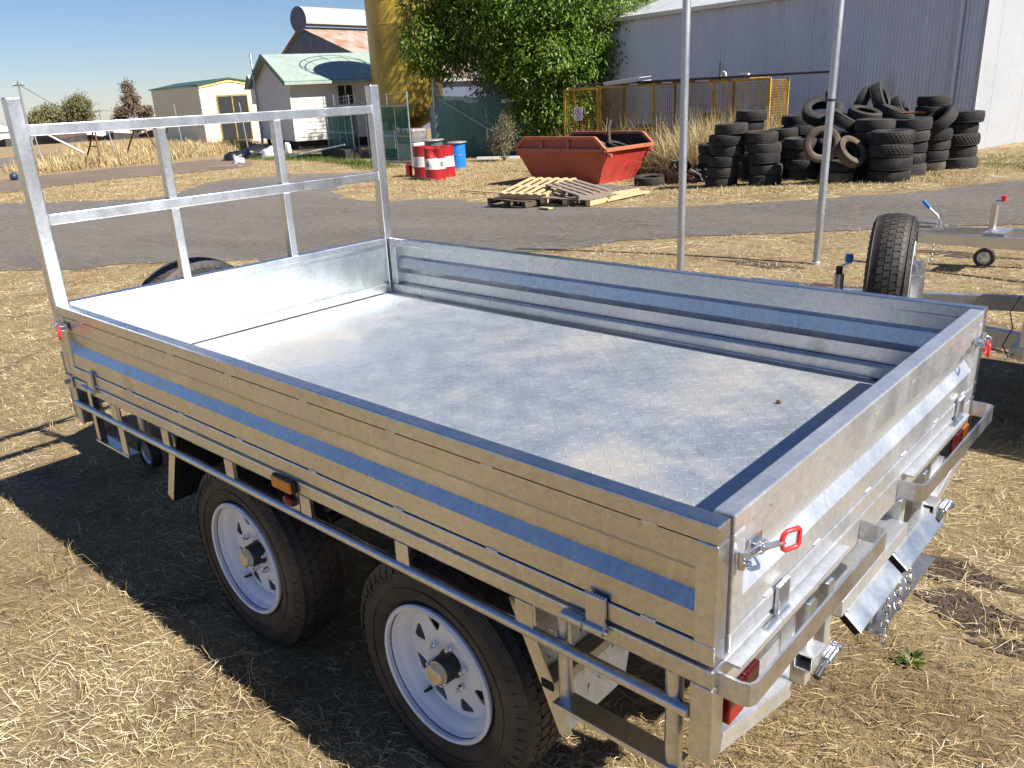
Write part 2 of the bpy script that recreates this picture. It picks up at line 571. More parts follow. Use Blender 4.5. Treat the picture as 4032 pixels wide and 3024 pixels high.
def tufts(name, label, mat, pts, h, per, spread, wid, lean=.35, tmean=.55, tsd=.22, cat='long grass'):
    px = np.repeat(np.array([p[0] for p in pts]), per)
    py = np.repeat(np.array([p[1] for p in pts]), per)
    sc = np.repeat(np.array([p[2] if len(p) > 2 else 1 for p in pts]), per)
    n = len(px)
    px = px + rng.normal(0, spread, n); py = py + rng.normal(0, spread, n)
    ln = rng.uniform(.45, 1.0, n) * h * sc
    yaw = rng.uniform(0, 6.283, n)
    pit = math.pi / 2 - np.abs(rng.normal(0, lean, n))
    q = ribbons(px, py, T(px, py) - .01, yaw, pit, ln, wid * rng.uniform(.6, 1.4, n), np.abs(rng.normal(.25, .3, n)), .3)
    t = np.clip(rng.normal(tmean, tsd, n), 0, 1)
    mk(name, fast_mesh(name, q, 4, np.concatenate([t, t])), mat, kind='stuff', label=label, category=cat)
def scatter_poly(poly, n):
    xs = [p[0] for p in poly]; ys = [p[1] for p in poly]
    x = rng.uniform(min(xs), max(xs), n * 3); y = rng.uniform(min(ys), max(ys), n * 3)
    ok = in_poly(x, y, poly)
    return list(zip(x[ok][:n], y[ok][:n], rng.uniform(.5, 1.1, n)))
# tall grass in front of and inside the yellow cage, behind the skip
tufts('tall_grass', 'tall dry grass standing between the red skip and the yellow mesh cage', 'tall_straw',
      scatter_poly([(-10.9, 17.25), (-7.35, 17.3), (-6.75, 15.9), (-6.0, 15.35), (-5.6, 15.9), (-4.9, 17.2), (-4.9, 17.9), (-10.9, 17.6)], 620), 1.5, 22, .12, .011, .5)
tufts('tall_grass', 'sparser dry grass growing inside the yellow mesh cage', 'tall_straw',
      scatter_poly([(-11.2, 18.1), (-5.8, 18.5), (-5.8, 19.6), (-11.2, 19.5)], 160), 1.1, 14, .10, .011)
# field at the far side by the yellow shed
tufts('tall_grass', 'long dry grass field beside the cream weatherboard shed and old trestles', 'tall_straw',
      scatter_poly([(-33.2, 11.2), (-33.2, 16.2), (-34.5, 19.5), (-36.5, 22.5), (-41.6, 26.2), (-42.6, 23.8), (-52, 25.3), (-58, 23), (-52.5, 20.5), (-49, 19.8), (-42, 14.8), (-36.5, 11.5)], 2300), .62, 13, .30, .028, .7)
tufts('yard_grass', 'short dry grass tufts around the drums and the skip', 'tall_straw',
      scatter_poly([(-20.5, 19.8), (-18.2, 16.2), (-16.2, 14.4), (-12.2, 11.4), (-9.8, 12.2), (-6.0, 12.6), (-3.4, 11.8), (-.8, 14), (0, 16.6), (-3, 13.8), (-6.6, 15.0), (-7.6, 14.3), (-10.9, 14.3), (-11.6, 16.2), (-14.8, 20.2)], 2600), .085, 14, .16, .011, .9)
tufts('yard_grass', 'trodden dry grass strip between the asphalt yard and the gravel road', 'tall_straw',
      scatter_poly([(-25.2, 5), (-25.8, 9), (-26.0, 12), (-25.2, 15.2), (-27, 17.3), (-24, 18.2), (-20.8, 15.2), (-21.4, 12.8), (-20.9, 11.4), (-18.7, 9.7), (-18.7, 8.5), (-22.2, 6.1)], 1700), .07, 12, .25, .014, 1.0)
tufts('green_weeds', 'green weeds and grass growing along the house and fence', 'green_grass',
      scatter_poly([(-29.8, 19.4), (-28.5, 18.2), (-25, 18.6), (-21, 17.6), (-19.4, 16.6), (-18.3, 16.6), (-18.3, 17.6), (-22.5, 19.1), (-27, 20.4), (-29.5, 20.6)], 600), .22, 14, .2, .014, .8, cat='weeds')
tufts('green_weeds', 'green weedy grass at the foot of the white shed wall', 'green_grass',
      scatter_poly([(-.6, 17.0), (-1.0, 19.6), (.8, 24), (3, 24), (.6, 17.2)], 260) + scatter_poly([(-4.9, 13.5), (-.9, 14.5), (-.4, 16.8), (-1.1, 16.0), (-2.4, 14.2), (-4.6, 13.9)], 60), .13, 16, .15, .010, .8, tmean=.65, cat='weeds')
# dark soil patches with clods
mb = MB()
for a, b, ra, rb in MUD[:5]:
    for i in range(150):
        t = random.random() * 6.28; q = random.random() ** .5
        x, y = a + ra * q * math.cos(t), b + rb * q * math.sin(t)
        s = random.uniform(.003, .010)
        ang = random.random() * 6
        mb.add([(-s, -s * .8, -s * .3), (s, -s, -s * .3), (s * .9, s, -s * .3), (-s, s * .9, -s * .3), (random.uniform(-.3, .3) * s, random.uniform(-.3, .3) * s, s * random.uniform(.5, .9))],
               [(0, 1, 4), (1, 2, 4), (2, 3, 4), (3, 0, 4)], Matrix.Translation((x, y, tz(x, y) + .004)) @ Matrix.Rotation(ang, 4, 'Z'))
for i_, (a, b, ra, rb) in enumerate(MUD[:8]):
    pl = [(a + ra * 1.05 * (1 + .35 * math.sin(3 * t + i_) + .2 * math.sin(7 * t)) * math.cos(t), b + rb * 1.1 * (1 + .3 * math.sin(4 * t + 2 * i_)) * math.sin(t)) for t in [2 * math.pi * j / 36 for j in range(36)]]
    drape(pl, .05, .0035).obj('bare_soil', 'soil' if 'soil' in M else simple('soil', (.055, .036, .024), .95, var=.4, scale=30, bstr=.8, bscale=50), smooth=60, kind='structure')
simple('soil', (.055, .036, .024), .95, var=.4, scale=30, bstr=.5, bscale=60)
mb.obj('soil_clods', 'soil', kind='stuff', label='dark broken soil clods in bare patches beside the trailer', category='soil')
# stones on the asphalt
mb = MB()
for i in range(700):
    x = random.uniform(-18, 3); y = random.uniform(4, 15)
    if not in_poly([x], [y], ASPH)[0]:
        continue
    s = random.uniform(.004, .011)
    mb.add([(-s, -s, 0), (s, -s * .8, 0), (s, s, 0), (-s * .8, s, 0), (0, 0, s)], [(0, 1, 4), (1, 2, 4), (2, 3, 4), (3, 0, 4)],
           Matrix.Translation((x, y, tz(x, y) + .014)) @ Matrix.Rotation(random.random() * 6, 4, 'Z'))
simple('stone_grit', (.26, .21, .16), .9, var=.5, scale=3)
mb.obj('loose_gravel', 'stone_grit', kind='stuff', label='loose gravel stones scattered over the asphalt yard', category='gravel')
tufts('stubble', 'cropped dry stubble tufts over the straw between the trailers and the asphalt', 'straw',
      [p for p in scatter_poly([(-10.5, 2.4), (-8.2, 4.3), (-6, 5.2), (-3, 6.3), (-2.3, 7.4), (-.4, 8.9), (1.6, 10.5), (4.5, 10), (4.2, 2.2), (2.6, 2.05), (-.4, 2.1), (-.9, -.2), (-4, -1.8), (-9, -1.5)], 2600)], .065, 12, .07, .0042, .75, tmean=.62, tsd=.24, cat='stubble')
tufts('stubble', 'thin dry grass stalks sprouting through the straw around the trailer wheels', 'straw',
      [p for p in scatter_poly([(-.8, -.25), (3.3, -.9), (4.6, .4), (4.2, 2.0), (3.12, 1.95), (3.1, .2), (2.7, -.05), (-.6, -.05)], 240)], .10, 7, .025, .0022, .6, tmean=.6, tsd=.22, cat='stubble')
# ================================================================== TYRES AND WHEELS (local axis = Y, outer face = -Y)
def tyre_profile(Ro, w, Ri, grooves=(), crown=.012, gd=.008, gw=.008):
    """closed profile (r, y) of a tyre, symmetric about y=0"""
    h = w / 2
    tw = h * .80
    pts = [(Ri, -h * .72), (Ri + .012, -h * .80), (Ri + (Ro - Ri) * .25, -h * .97), (Ri + (Ro - Ri) * .5, -h), (Ri + (Ro - Ri) * .75, -h * .95), (Ro - .020, -h * .89), (Ro - .007, -tw * 1.02)]
    ys = [-tw * .97]
    for g in grooves:
        ys += [g * tw - gw / 2, g * tw - gw / 2 + .0015, g * tw + gw / 2 - .0015, g * tw + gw / 2]
    ys.append(tw * .97)
    for i, y in enumerate(ys):
        r = Ro - crown * (y / tw) ** 2
        if grooves and 1 <= i < len(ys) - 1 and (i - 1) % 4 in (1, 2):
            r -= gd
        pts.append((r, y))
    pts += [(r, -y) for r, y in reversed(pts[:7])]
    # inside
    inn = [(Ri + .004, h * .55), (Ri + (Ro - Ri) * .5, h * .88), (Ro - .028, h * .78), (Ro - .024, 0), (Ro - .028, -h * .78), (Ri + (Ro - Ri) * .5, -h * .88), (Ri + .004, -h * .55)]
    return pts + inn
def tread_blocks(Ro, w, rows, nseg, depth=.008, fill=.78, crown=.012, skew=.25):
    """raised tread blocks, one mesh"""
    mb = MB()
    tw = w / 2 * .80
    bw = 2 * tw / rows
    for r in range(rows):
        yc = -tw + bw * (r + .5)
        edge = r in (0, rows - 1)
        for i in range(nseg):
            a0 = 2 * math.pi * (i + (.5 if r % 2 else 0)) / nseg
            da = 2 * math.pi / nseg * fill
            y0, y1 = yc - bw * .42, yc + bw * .42
            if edge:
                if r == 0: y0 -= .006
                else: y1 += .006
            vs = []
            for rad in (Ro - .004, Ro + depth * .35):
                for (yy, aa) in ((y0, a0 - skew * da * .5), (y1, a0 + skew * da * .5), (y1, a0 + da + skew * da * .5), (y0, a0 + da - skew * da * .5)):
                    rr = rad - crown * (yy / tw) ** 2 - (.006 if edge and abs(yy) > tw else 0)
                    vs.append((rr * math.cos(aa), yy, rr * math.sin(aa)))
            mb.add(vs, [(4, 5, 6, 7), (0, 1, 5, 4), (1, 2, 6, 5), (2, 3, 7, 6), (3, 0, 4, 7)])
            if edge and i % 1 == 0:   # shoulder lugs down the side
                s = -1 if r == 0 else 1
                vs = []
                for (rad, yy) in ((Ro - .016, s * tw * 1.00), (Ro - .040, s * w / 2 * .955)):
                    for off in (.08, .92):
                        aa = a0 + da * off
                        vs.append((rad * math.cos(aa), yy, rad * math.sin(aa)))
                for (rad, yy) in ((Ro - .014, s * (tw * 1.00 + .007)), (Ro - .040, s * (w / 2 * .955 + .005))):
                    for off in (.08, .92):
                        aa = a0 + da * off
                        vs.append((rad * math.cos(aa), yy, rad * math.sin(aa)))
                mb.add(vs, [(4, 5, 7, 6), (0, 1, 5, 4), (2, 3, 7, 6), (0, 2, 6, 4), (1, 3, 7, 5)])
    return mb
def disc_with_holes(rad, rin, holes, yfun, thick=.004, nout=48):
    def circ(r, n): return [(r * math.cos(2 * math.pi * i / n), r * math.sin(2 * math.pi * i / n)) for i in range(n)]
    loops = [circ(rad, nout), circ(rin, 24)] + holes
    pts, es = [], []
    for lp in loops:
        o = len(pts); k = len(lp)
        pts += [Vector(p) for p in lp]; es += [(o + i, o + (i + 1) % k) for i in range(k)]
    for rr in (rad * .5, rad * .62):
        pts += [Vector(p) for p in circ(rr, 40)]
    vs, e, fs, *_ = delaunay_2d_cdt(pts, es, [], 0, 1e-6)
    cx = np.array([sum(vs[i].x for i in f) / 3 for f in fs]); cy = np.array([sum(vs[i].y for i in f) / 3 for f in fs])
    rr = np.hypot(cx, cy)
    keep = (rr < rad) & (rr > rin)
    for h in holes:
        keep &= ~in_poly(cx, cy, h)
    mb = MB()
    fr = [(p.x, yfun(p.length), p.y) for p in vs]
    bk = [(p.x, yfun(p.length) + thick, p.y) for p in vs]
    mb.v = fr + bk
    n = len(vs)
    edge = {}
    for f, k in zip(fs, keep):
        if not k: continue
        mb.f.append(tuple(f)); mb.f.append(tuple(n + i for i in reversed(f)))
        for i in range(3):
            a, b = f[i], f[(i + 1) % 3]
            edge[(a, b)] = 1
    for (a, b) in list(edge):
        if (b, a) not in edge:
            mb.f.append((a, b, n + b, n + a))
    return mb
TY_R, TY_W = .345, .205
def make_wheel(parent, name='wheel', hub=True, loc=(0, 0, 0), rotz=0, tilt=None):
    w = bpy.data.objects.new(name, None); COL.objects.link(w); w.parent = parent
    w.empty_display_size = .1
    w.location = loc; w.rotation_euler = tilt if tilt else (0, 0, rotz)
    mb = MB(); mb.lathe(tyre_profile(TY_R, TY_W, .198, (-.52, 0, .52)), 72, closed=True)
    # raised ring on the side wall
    for s in (-1, 1):
        mb.lathe([(.262, s * .1015), (.262, s * .1045), (.256, s * .1045), (.256, s * .1010)], 72)
    # raised side wall lettering blocks
    for g0 in (.5, 3.6):
        for i in range(8):
            if i == 4: continue
            a = g0 + i * .085
            for k in range(3):
                mb.box(-.0035, .0035, -.1012, -.0965, .282 + .009 * (k % 2), .287 + .009 * (k % 2) + random.choice((.006, .012)), Matrix.Rotation(-a - k * .018, 4, 'Y'))
    ty = mb.obj('tyre', 'rubber', w, smooth=35)
    tread_blocks(TY_R, TY_W, 5, 56).obj('tread', 'rubber', w, kind='stuff')
    # rim barrel
    prof = [(.196, -.098), (.203, -.101), (.207, -.097), (.206, -.090), (.199, -.086), (.193, -.080), (.191, -.066), (.184, -.060), (.176, -.054), (.1715, -.040), (.171, .03), (.188, .055), (.192, .085), (.203, .092)]
    rim = MB().lathe(prof, 64).obj('rim', 'white_rim', w, smooth=40)
    so = rim.modifiers.new('solid', 'SOLIDIFY'); so.thickness = .003; so.offset = 1
    for r0, mt in ((.1995, 'pin_red'), (.1975, 'pin_blue')):
        MB().lathe([(r0, -.0865), (r0 - .0012, -.0855), (r0 - .0015, -.0845), (r0 - .0002, -.0855)], 64, closed=True).obj('pinstripe', mt, w)
    holes = []
    for i in range(8):
        a = 2 * math.pi * (i + .5) / 8
        tri = [(.151, -.15), (.151, .15), (.142, .20), (.116, .12), (.104, .05), (.104, -.05), (.116, -.12), (.142, -.20)]
        holes.append([(r * math.cos(a + d), r * math.sin(a + d)) for r, d in tri])
    yf = lambda r: -.030 if r > .165 else (-.032 - .010 * max(0, (.165 - r) / .07) if r > .095 else -.042 + .006 * max(0, (.095 - r) / .05))
    disc_with_holes(.1712, .045, holes, yf).obj('rim_centre', 'white_rim', w, smooth=30)
    MB().lathe([(.052, -.030), (.066, -.02), (.07, .0), (.14, .012), (.14, .06), (.0, .06)], 32).obj('brake_drum', 'black_hub', w, smooth=40)
    for i in range(6):
        a = 2 * math.pi * i / 6 + .26
        mt = Matrix.Translation((.0697 * math.cos(a), -.038, .0697 * math.sin(a)))
        nb = MB()
        nb.lathe([(0, -.020), (.0075, -.019), (.0105, -.016), (.0105, .0), (0.012, .002)], 6, mt)
        nb.lathe([(0, -.030), (.0055, -.029), (.0055, -.018)], 8, mt)
        nb.obj('wheel_nut', 'zinc', w, smooth=30)
    mt = Matrix.Rotation(2.2, 4, 'Y')
    vb = MB(); vb.tube([mt @ Vector((.168, -.03, 0)), mt @ Vector((.160, -.062, 0))], [.006, .004], 8)
    vb.obj('valve', 'black_plastic', w, smooth=40)
    if hub:
        MB().lathe([(.050, .0), (.048, -.03), (.041, -.045), (.038, -.078), (.034, -.082)], 32).obj('hub', 'black_hub', w, smooth=40)
        MB().lathe([(.032, -.076), (.034, -.082), (.034, -.087), (.031, -.088), (.030, -.101), (.026, -.105), (0, -.1055)], 32).obj('hub_cap', 'brass_cap', w, smooth=35)
    return w

# ================================================================== THE TANDEM TRAILER
W, L, ZT, ZB, ZF = 1.82, 3.0, 1.104, .80, .794
TR = thing('flatbed_trailer', 'large galvanised tandem axle tray trailer with drop sides and a front ladder rack', 'trailer')
def sub(name, parent, loc=(0, 0, 0), rotz=0):
    o = bpy.data.objects.new(name, None); COL.objects.link(o); o.parent = parent
    o.empty_display_size = .1
    o.location = loc; o.rotation_euler = (0, 0, rotz)
    return o
SHEET = [(.014, .040), (.014, .049), (.004, .049), (.004, .107), (.026, .140), (.014, .192), (.004, .206), (.004, .2605), (.014, .2605), (.014, .270)]
def panel(name, length, loc, rotz, mat='galv_side', welds=8):
    p = sub(name, TR, loc, rotz)
    MB().box(0, length, 0, .045, .264, .304).obj('top_rail', mat, p, bevel=.004)
    MB().box(0, length, 0, .045, 0, .045).obj('bottom_rail', mat, p, bevel=.004)
    for x in (0, length - .045):
        MB().box(x, x + .045, -.001, .0455, .0455, .2635).obj('end_post', mat, p, bevel=.004)
    poly = SHEET + [(y + .003, z) for y, z in reversed(SHEET)]
    MB().prism(poly, .046, length - .046).obj('sheet', mat, p)
    wb = MB()
    for k in range(welds):
        x = length * (k + .5) / welds + random.uniform(-.03, .03)
        for zz in (.047, .262):
            for j in range(5):
                wb.lathe([(0, -.0012), (.004, 0), (.005, .006)], 6, Matrix.Translation((x + j * .007, .0015, zz + random.uniform(-.0008, .0008))))
    wb.obj('weld_bead', 'galv_rough', p, smooth=60, kind='stuff')
    return p
side_near = panel('side_panel', L, (0, 0, ZB), 0)
side_far = panel('side_panel', L, (L, W, ZB), math.pi)
gate = panel('tailgate', W - .112, (L + .003, .056, ZB), math.pi / 2, 'galv_rough', 6)

def latch(parent, mtx):
    """over-centre latch; local x towards the handle, -y out of the panel, z up"""
    g = lambda: MB()
    root = bpy.data.objects.new('latch', None); COL.objects.link(root); root.parent = parent; root.matrix_local = mtx @ Matrix.Scale(.84, 4)
    root.empty_display_size = .05
    b = g().box(-.03, .03, -.004, 0, -.022, .022)
    b.box(-.02, .015, -.026, -.004, .008, .012).box(-.02, .015, -.026, -.004, -.012, -.008)
    b.obj('latch_bracket', 'zinc', root, bevel=.001)
    g().tube([(-.004, -.020, -.016), (-.004, -.020, .016)], .005, 10).obj('pivot_pin', 'zinc', root, smooth=40)
    g().bar((-.005, -.024, 0), (.052, -.046, -.004), .016, .007).obj('lever', 'zinc', root, bevel=.001)
    for zz in (-.010, .010):
        g().tube([(.012, -.026, zz), (-.02, -.018, zz), (-.06, -.012, zz * .8), (-.083, -.014, zz * .6), (-.090, -.026, zz * .5), (-.083, -.034, zz * .4)], .0036, 8).obj('hook_rod', 'zinc', root, smooth=50)
    g().tube([(-.082, -.010, -.022), (-.082, -.010, .022)], .009, 10).obj('hook_keeper', 'zinc', root, smooth=40)
    g().tube([(.045, -.043, -.004), (.050, -.046, -.022), (.056, -.049, -.027), (.088, -.062, -.027), (.094, -.064, -.021), (.094, -.064, .015), (.088, -.062, .021), (.056, -.049, .021), (.050, -.046, .015), (.045, -.043, -.004)], .0062, 8).obj('handle', 'red_plastic', root, smooth=60)
    return root
# on the tailgate: local x of the gate = +y world, local -y = +x world
latch(gate, Matrix.Translation((.075, -.004, .213)))
latch(gate, Matrix.Translation((W - .112 - .075, -.004, .213)) @ Matrix.Rotation(math.pi, 4, 'Y'))
latch(side_near, Matrix.Translation((.062, -.004, .222)))
latch(side_far, Matrix.Translation((L - .062, -.004, .222)) @ Matrix.Rotation(math.pi, 4, 'Y'))
def hinge(parent, x, zb=-.022):
    h = sub('hinge', parent, (x, -.011, zb))
    MB().tube([(-.058, 0, 0), (-.003, 0, 0)], .0125, 14).obj('barrel', 'galv', h, smooth=40)
    MB().tube([(.003, 0, 0), (.050, 0, 0)], .0125, 14).obj('barrel', 'galv', h, smooth=40)
    MB().tube([(-.062, 0, 0), (.060, 0, 0)], .006, 8).obj('hinge_pin', 'zinc', h, smooth=40)
    MB().box(.002, .052, -.002, .0085, .004, .078).obj('hinge_leaf', 'galv_side', h, bevel=.002)
    wb = MB()
    for j in range(9):
        pass
    for j in range(7):
        wb.lathe([(0, -.003), (.0025, -.001), (.003, .006)], 6, Matrix.Translation((.002 + j * .008, .001, .078)))
    wb.obj('weld_bead', 'galv_rough', h, smooth=60, kind='stuff')
for x in (.184, 2.706): hinge(side_near, x)
for x in (.3, 2.8): hinge(side_far, x)
for y in (.19, 1.50): hinge(gate, y)

# headboard and ladder rack
hb = sub('headboard', TR)
X0, X1 = -.063, -.013
for y0 in (0, W - .058):
    MB().box(X0, X1, y0, y0 + .058, .575, 1.912).obj('corner_post', 'galv', hb, bevel=.006)
MB().box(X0 + .008, X1, .058, W - .058, 1.766, 1.810).obj('rack_rail', 'galv', hb, bevel=.004)
MB().box(X0 + .008, X1, .058, W - .058, 1.421, 1.466).obj('rack_rail', 'galv', hb, bevel=.004)
for y in (.587, 1.170):
    MB().box(X0 + .008, X1 - .001, y - .02, y + .02, 1.1042, 1.4208).obj('rack_upright', 'galv', hb, bevel=.004)
    MB().box(X0 + .008, X1 - .001, y - .02, y + .02, 1.4662, 1.7658).obj('rack_upright', 'galv', hb, bevel=.004)
MB().box(X0, X1, .058, W - .058, 1.066, 1.104).obj('top_rail', 'galv', hb, bevel=.004)
MB().box(X0, X1 + .004, .058, W - .058, .800, .848).obj('bottom_rail', 'galv_head', hb, bevel=.004)
poly = [(.058, .85), (.058, 1.064), (W - .058, 1.064), (W - .058, .85)]
MB().box(X1 - .022, X1 - .018, .058, W - .058, .846, 1.07).obj('sheet', 'galv_head', hb)
MB().box(X1 - .0178, X1 - .007, .0585, W - .0585, 1.056, 1.0655).obj('sheet_fold', 'galv', hb, bevel=.002)
MB().box(X1 - .0178, X1 - .007, .0585, W - .0585, .8485, .856).obj('sheet_fold', 'galv', hb, bevel=.002)
MB().box(X0 - .006, X0 - .0005, -.004, .05, .60, .895).obj('post_plate', 'galv_side', hb, bevel=.001)
wb = MB()
for y in (.061, W - .061):
    for zc, hh in ((1.788, .022), (1.443, .022)):
        for j in range(-4, 5):
            wb.lathe([(0, -.004), (.0045, 0), (.005, .004)], 6, Matrix.Translation((X1 - .001, y, zc + j * .0052)) @ Matrix.Rotation(math.pi / 2, 4, 'Z'))
for y in (.587, 1.170):
    for zc in (1.105, 1.420, 1.467, 1.765):
        for j in range(-3, 4):
            wb.lathe([(0, -.004), (.0035, 0), (.004, .004)], 6, Matrix.Translation((X1 - .001, y + j * .0055, zc)) @ Matrix.Rotation(math.pi / 2, 4, 'Z'))
wb.obj('weld_bead', 'galv_rough', hb, smooth=60, kind='stuff')
# bolt plate at the near front corner
bp = sub('pivot_plate', TR, (-.03, 0, .772))
MB().box(-.028, .028, -.010, -.001, -.03, .03).obj('plate', 'galv', bp, bevel=.004)
MB().lathe([(0, -.026), (.009, -.026), (.010, -.022), (.010, -.010)], 6, None).obj('bolt', 'galv_dull', bp, smooth=30)

# floor plates with raised tread pattern
fl = sub('floor', TR)
xs = [-.012, .949, 2.051, 2.957]
for i in range(3):
    MB().box(xs[i] + .0012, xs[i + 1] - .0012, .046, W - .046, ZF - .004, ZF).obj('floor_plate', 'galv_floor', fl)
mb = MB()
px, py_ = .041, .041
rows = int((xs[-1] - xs[0]) / px)
cols = int((W - .1) / py_)
for i in range(rows):
    for j in range(cols):
        cx = xs[0] + .02 + i * px
        cy = .065 + j * py_
        if min(abs(cx - .949), abs(cx - 2.051)) < .018:
            continue
        a = R(45) if (i + j) % 2 else R(-45)
        ca, sa = math.cos(a), math.sin(a)
        ll, ww, hh = .0145, .0046, .0012
        loc = [(-ll, 0, 0), (-ll * .4, -ww, 0), (ll * .4, -ww, 0), (ll, 0, 0), (ll * .4, ww, 0), (-ll * .4, ww, 0), (-ll * .55, 0, hh), (ll * .55, 0, hh)]
        o = len(mb.v)
        mb.v += [(cx + x * ca - y * sa, cy + x * sa + y * ca, ZF + z) for x, y, z in loc]
        mb.f += [tuple(o + q for q in f) for f in ((0, 1, 6), (1, 2, 7, 6), (2, 3, 7), (3, 4, 7), (4, 5, 6, 7), (5, 0, 6))]
me = bpy.data.meshes.new('tread_pattern'); me.from_pydata(mb.v, [], mb.f)
mk('tread_pattern', me, 'galv_floor', fl, kind='stuff')
mb = MB().lathe([(0, -.004), (.008, -.002), (.010, .003), (.004, .007), (0, .008)], 7, Matrix.Translation((2.503, 1.364, ZF + .005)) @ Matrix.Rotation(.7, 4, 'X'))
simple('pebble', (.14, .09, .05), .9, var=.4, scale=40)
mb.obj('clay_pebble', 'pebble', label='small brown pebble lying on the trailer floor', category='pebble')

# chassis
ch = sub('chassis', TR)
for y in (.0, W - .05):
    MB().box(-.013, L, y, y + .05, .747, .790).obj('side_rail', 'galv_side', ch, bevel=.005)
MB().box(2.952, 2.9995, .0505, W - .0505, .705, .789).obj('rear_rail', 'galv_rough', ch, bevel=.004)
MB().box(-.06, -.013, .06, W - .06, .72, .7899).obj('front_rail', 'galv_dull', ch, bevel=.004)
for y in (.42, W - .47):
    MB().box(-.2, 2.95, y, y + .05, .60, .70).obj('main_beam', 'galv_dull', ch, bevel=.004)
for i in range(9):
    x = .25 + i * .32
    MB().box(x, x + .05, .0505, W - .0505, .7005, .7465).obj('cross_member', 'galv_dull', ch)
apex = Vector((-1.55, W / 2, .56))
for s in (-1, 1):
    MB().bar((-.1, W / 2 + s * .46, .65), apex + Vector((.12, s * .06, .03)), .05, .10).obj('drawbar', 'galv_dull', ch, bevel=.004)
MB().box(-1.78, -1.42, W / 2 - .06, W / 2 + .06, .55, .62).obj('coupling', 'zinc', ch, bevel=.012)
for x in (1.179, 2.155):
    MB().tube([(x, .16, .345), (x, W - .16, .345)], .025, 12).obj('axle', 'black_hub', ch, smooth=40)
for y in (.445, W - .445):
    for x in (1.179, 2.155):
        mbs = MB()
        for k in range(5):
            hl = .42 - k * .07
            n = 9
            for q in range(n - 1):
                t0, t1 = -1 + 2 * q / (n - 1), -1 + 2 * (q + 1) / (n - 1)
                zz = lambda t: .44 - k * .009 + .07 * (t * hl / .42) ** 2
                mbs.bar((x + t0 * hl, y, zz(t0)), (x + t1 * hl, y, zz(t1)), .05, .008)
        mbs.obj('leaf_spring', 'black_hub', ch)
for y in (.42, W - .47):
    for x in (.72, 1.667, 2.60):
        MB().box(x - .03, x + .03, y - .004, y + .054, .46, .6).obj('spring_hanger', 'galv_dull', ch)
# jockey wheel of this trailer
jk = sub('jockey_wheel', TR, (-.62, W / 2 - .42, 0))
MB().tube([(0, 0, .12), (0, 0, .82)], .024, 14).obj('stem', 'galv', jk, smooth=40)
MB().lathe(tyre_profile(.10, .055, .06), 28, Matrix.Translation((0, 0, .10)), closed=True).obj('tyre', 'rubber', jk, smooth=40)
MB().lathe([(.062, -.02), (.05, -.01), (.015, -.016), (.015, .016), (.05, .01), (.062, .02)], 24, Matrix.Translation((0, 0, .10))).obj('rim', 'galv_dull', jk, smooth=40)

# wheels
for x, y, rz in ((1.179, .121, 0), (2.155, .121, 0), (1.179, W - .121, math.pi), (2.155, W - .121, math.pi)):
    make_wheel(TR, loc=(x, y, .345 - .004), rotz=rz)
# spare wheel standing behind the headboard
make_wheel(TR, 'spare_wheel', hub=False, loc=(-.40, .80, .775), rotz=math.pi / 2)
MB().bar((-.42, .80, .60), (-.30, .80, .775), .06, .01).obj('spare_bracket', 'galv_dull', TR)

# rope rail and its stanchions
MB().tube([(-.03, .004, .671), (L - .049, .004, .671)], .0145, 16).obj('rope_rail', 'galv', TR, smooth=40)
for x in (.36, .788, 1.231, 1.662, 2.096, 2.52):
    MB().box(x - .026, x + .026, .000, .014, .672, .7465).obj('stanchion', 'galv_side', TR, bevel=.0015)
MB().tube([(-.03, W - .004, .671), (L - .049, W - .004, .671)], .0145, 16).obj('rope_rail', 'galv', TR, smooth=40)
# corner posts at the back
for y in (0, W - .05):
    MB().box(2.951, 3.0005, y - .0005, y + .05, .565, .7465).obj('corner_post', 'galv_side', TR, bevel=.004)
# steps
st = sub('step', TR)
MB().tube([(2.616, .03, .50), (2.616, .03, .747)], .017, 12).obj('step_post', 'galv', st, smooth=40)
MB().tube([(2.907, .02, .505), (2.907, .02, .747)], .019, 12).obj('step_post', 'galv', st, smooth=40)
MB().box(2.60, 2.925, -.005, .055, .497, .510).obj('tread_bar', 'galv_side', st, bevel=.002)
st = sub('step', TR)
MB().box(.105, .135, .005, .035, .535, .747).obj('step_post', 'galv_side', st, bevel=.002)
MB().box(.352, .402, .004, .012, .530, .747).obj('step_post', 'galv_side', st, bevel=.002)
MB().box(.10, .405, .0, .05, .525, .5345).obj('tread_bar', 'galv_side', st, bevel=.002)
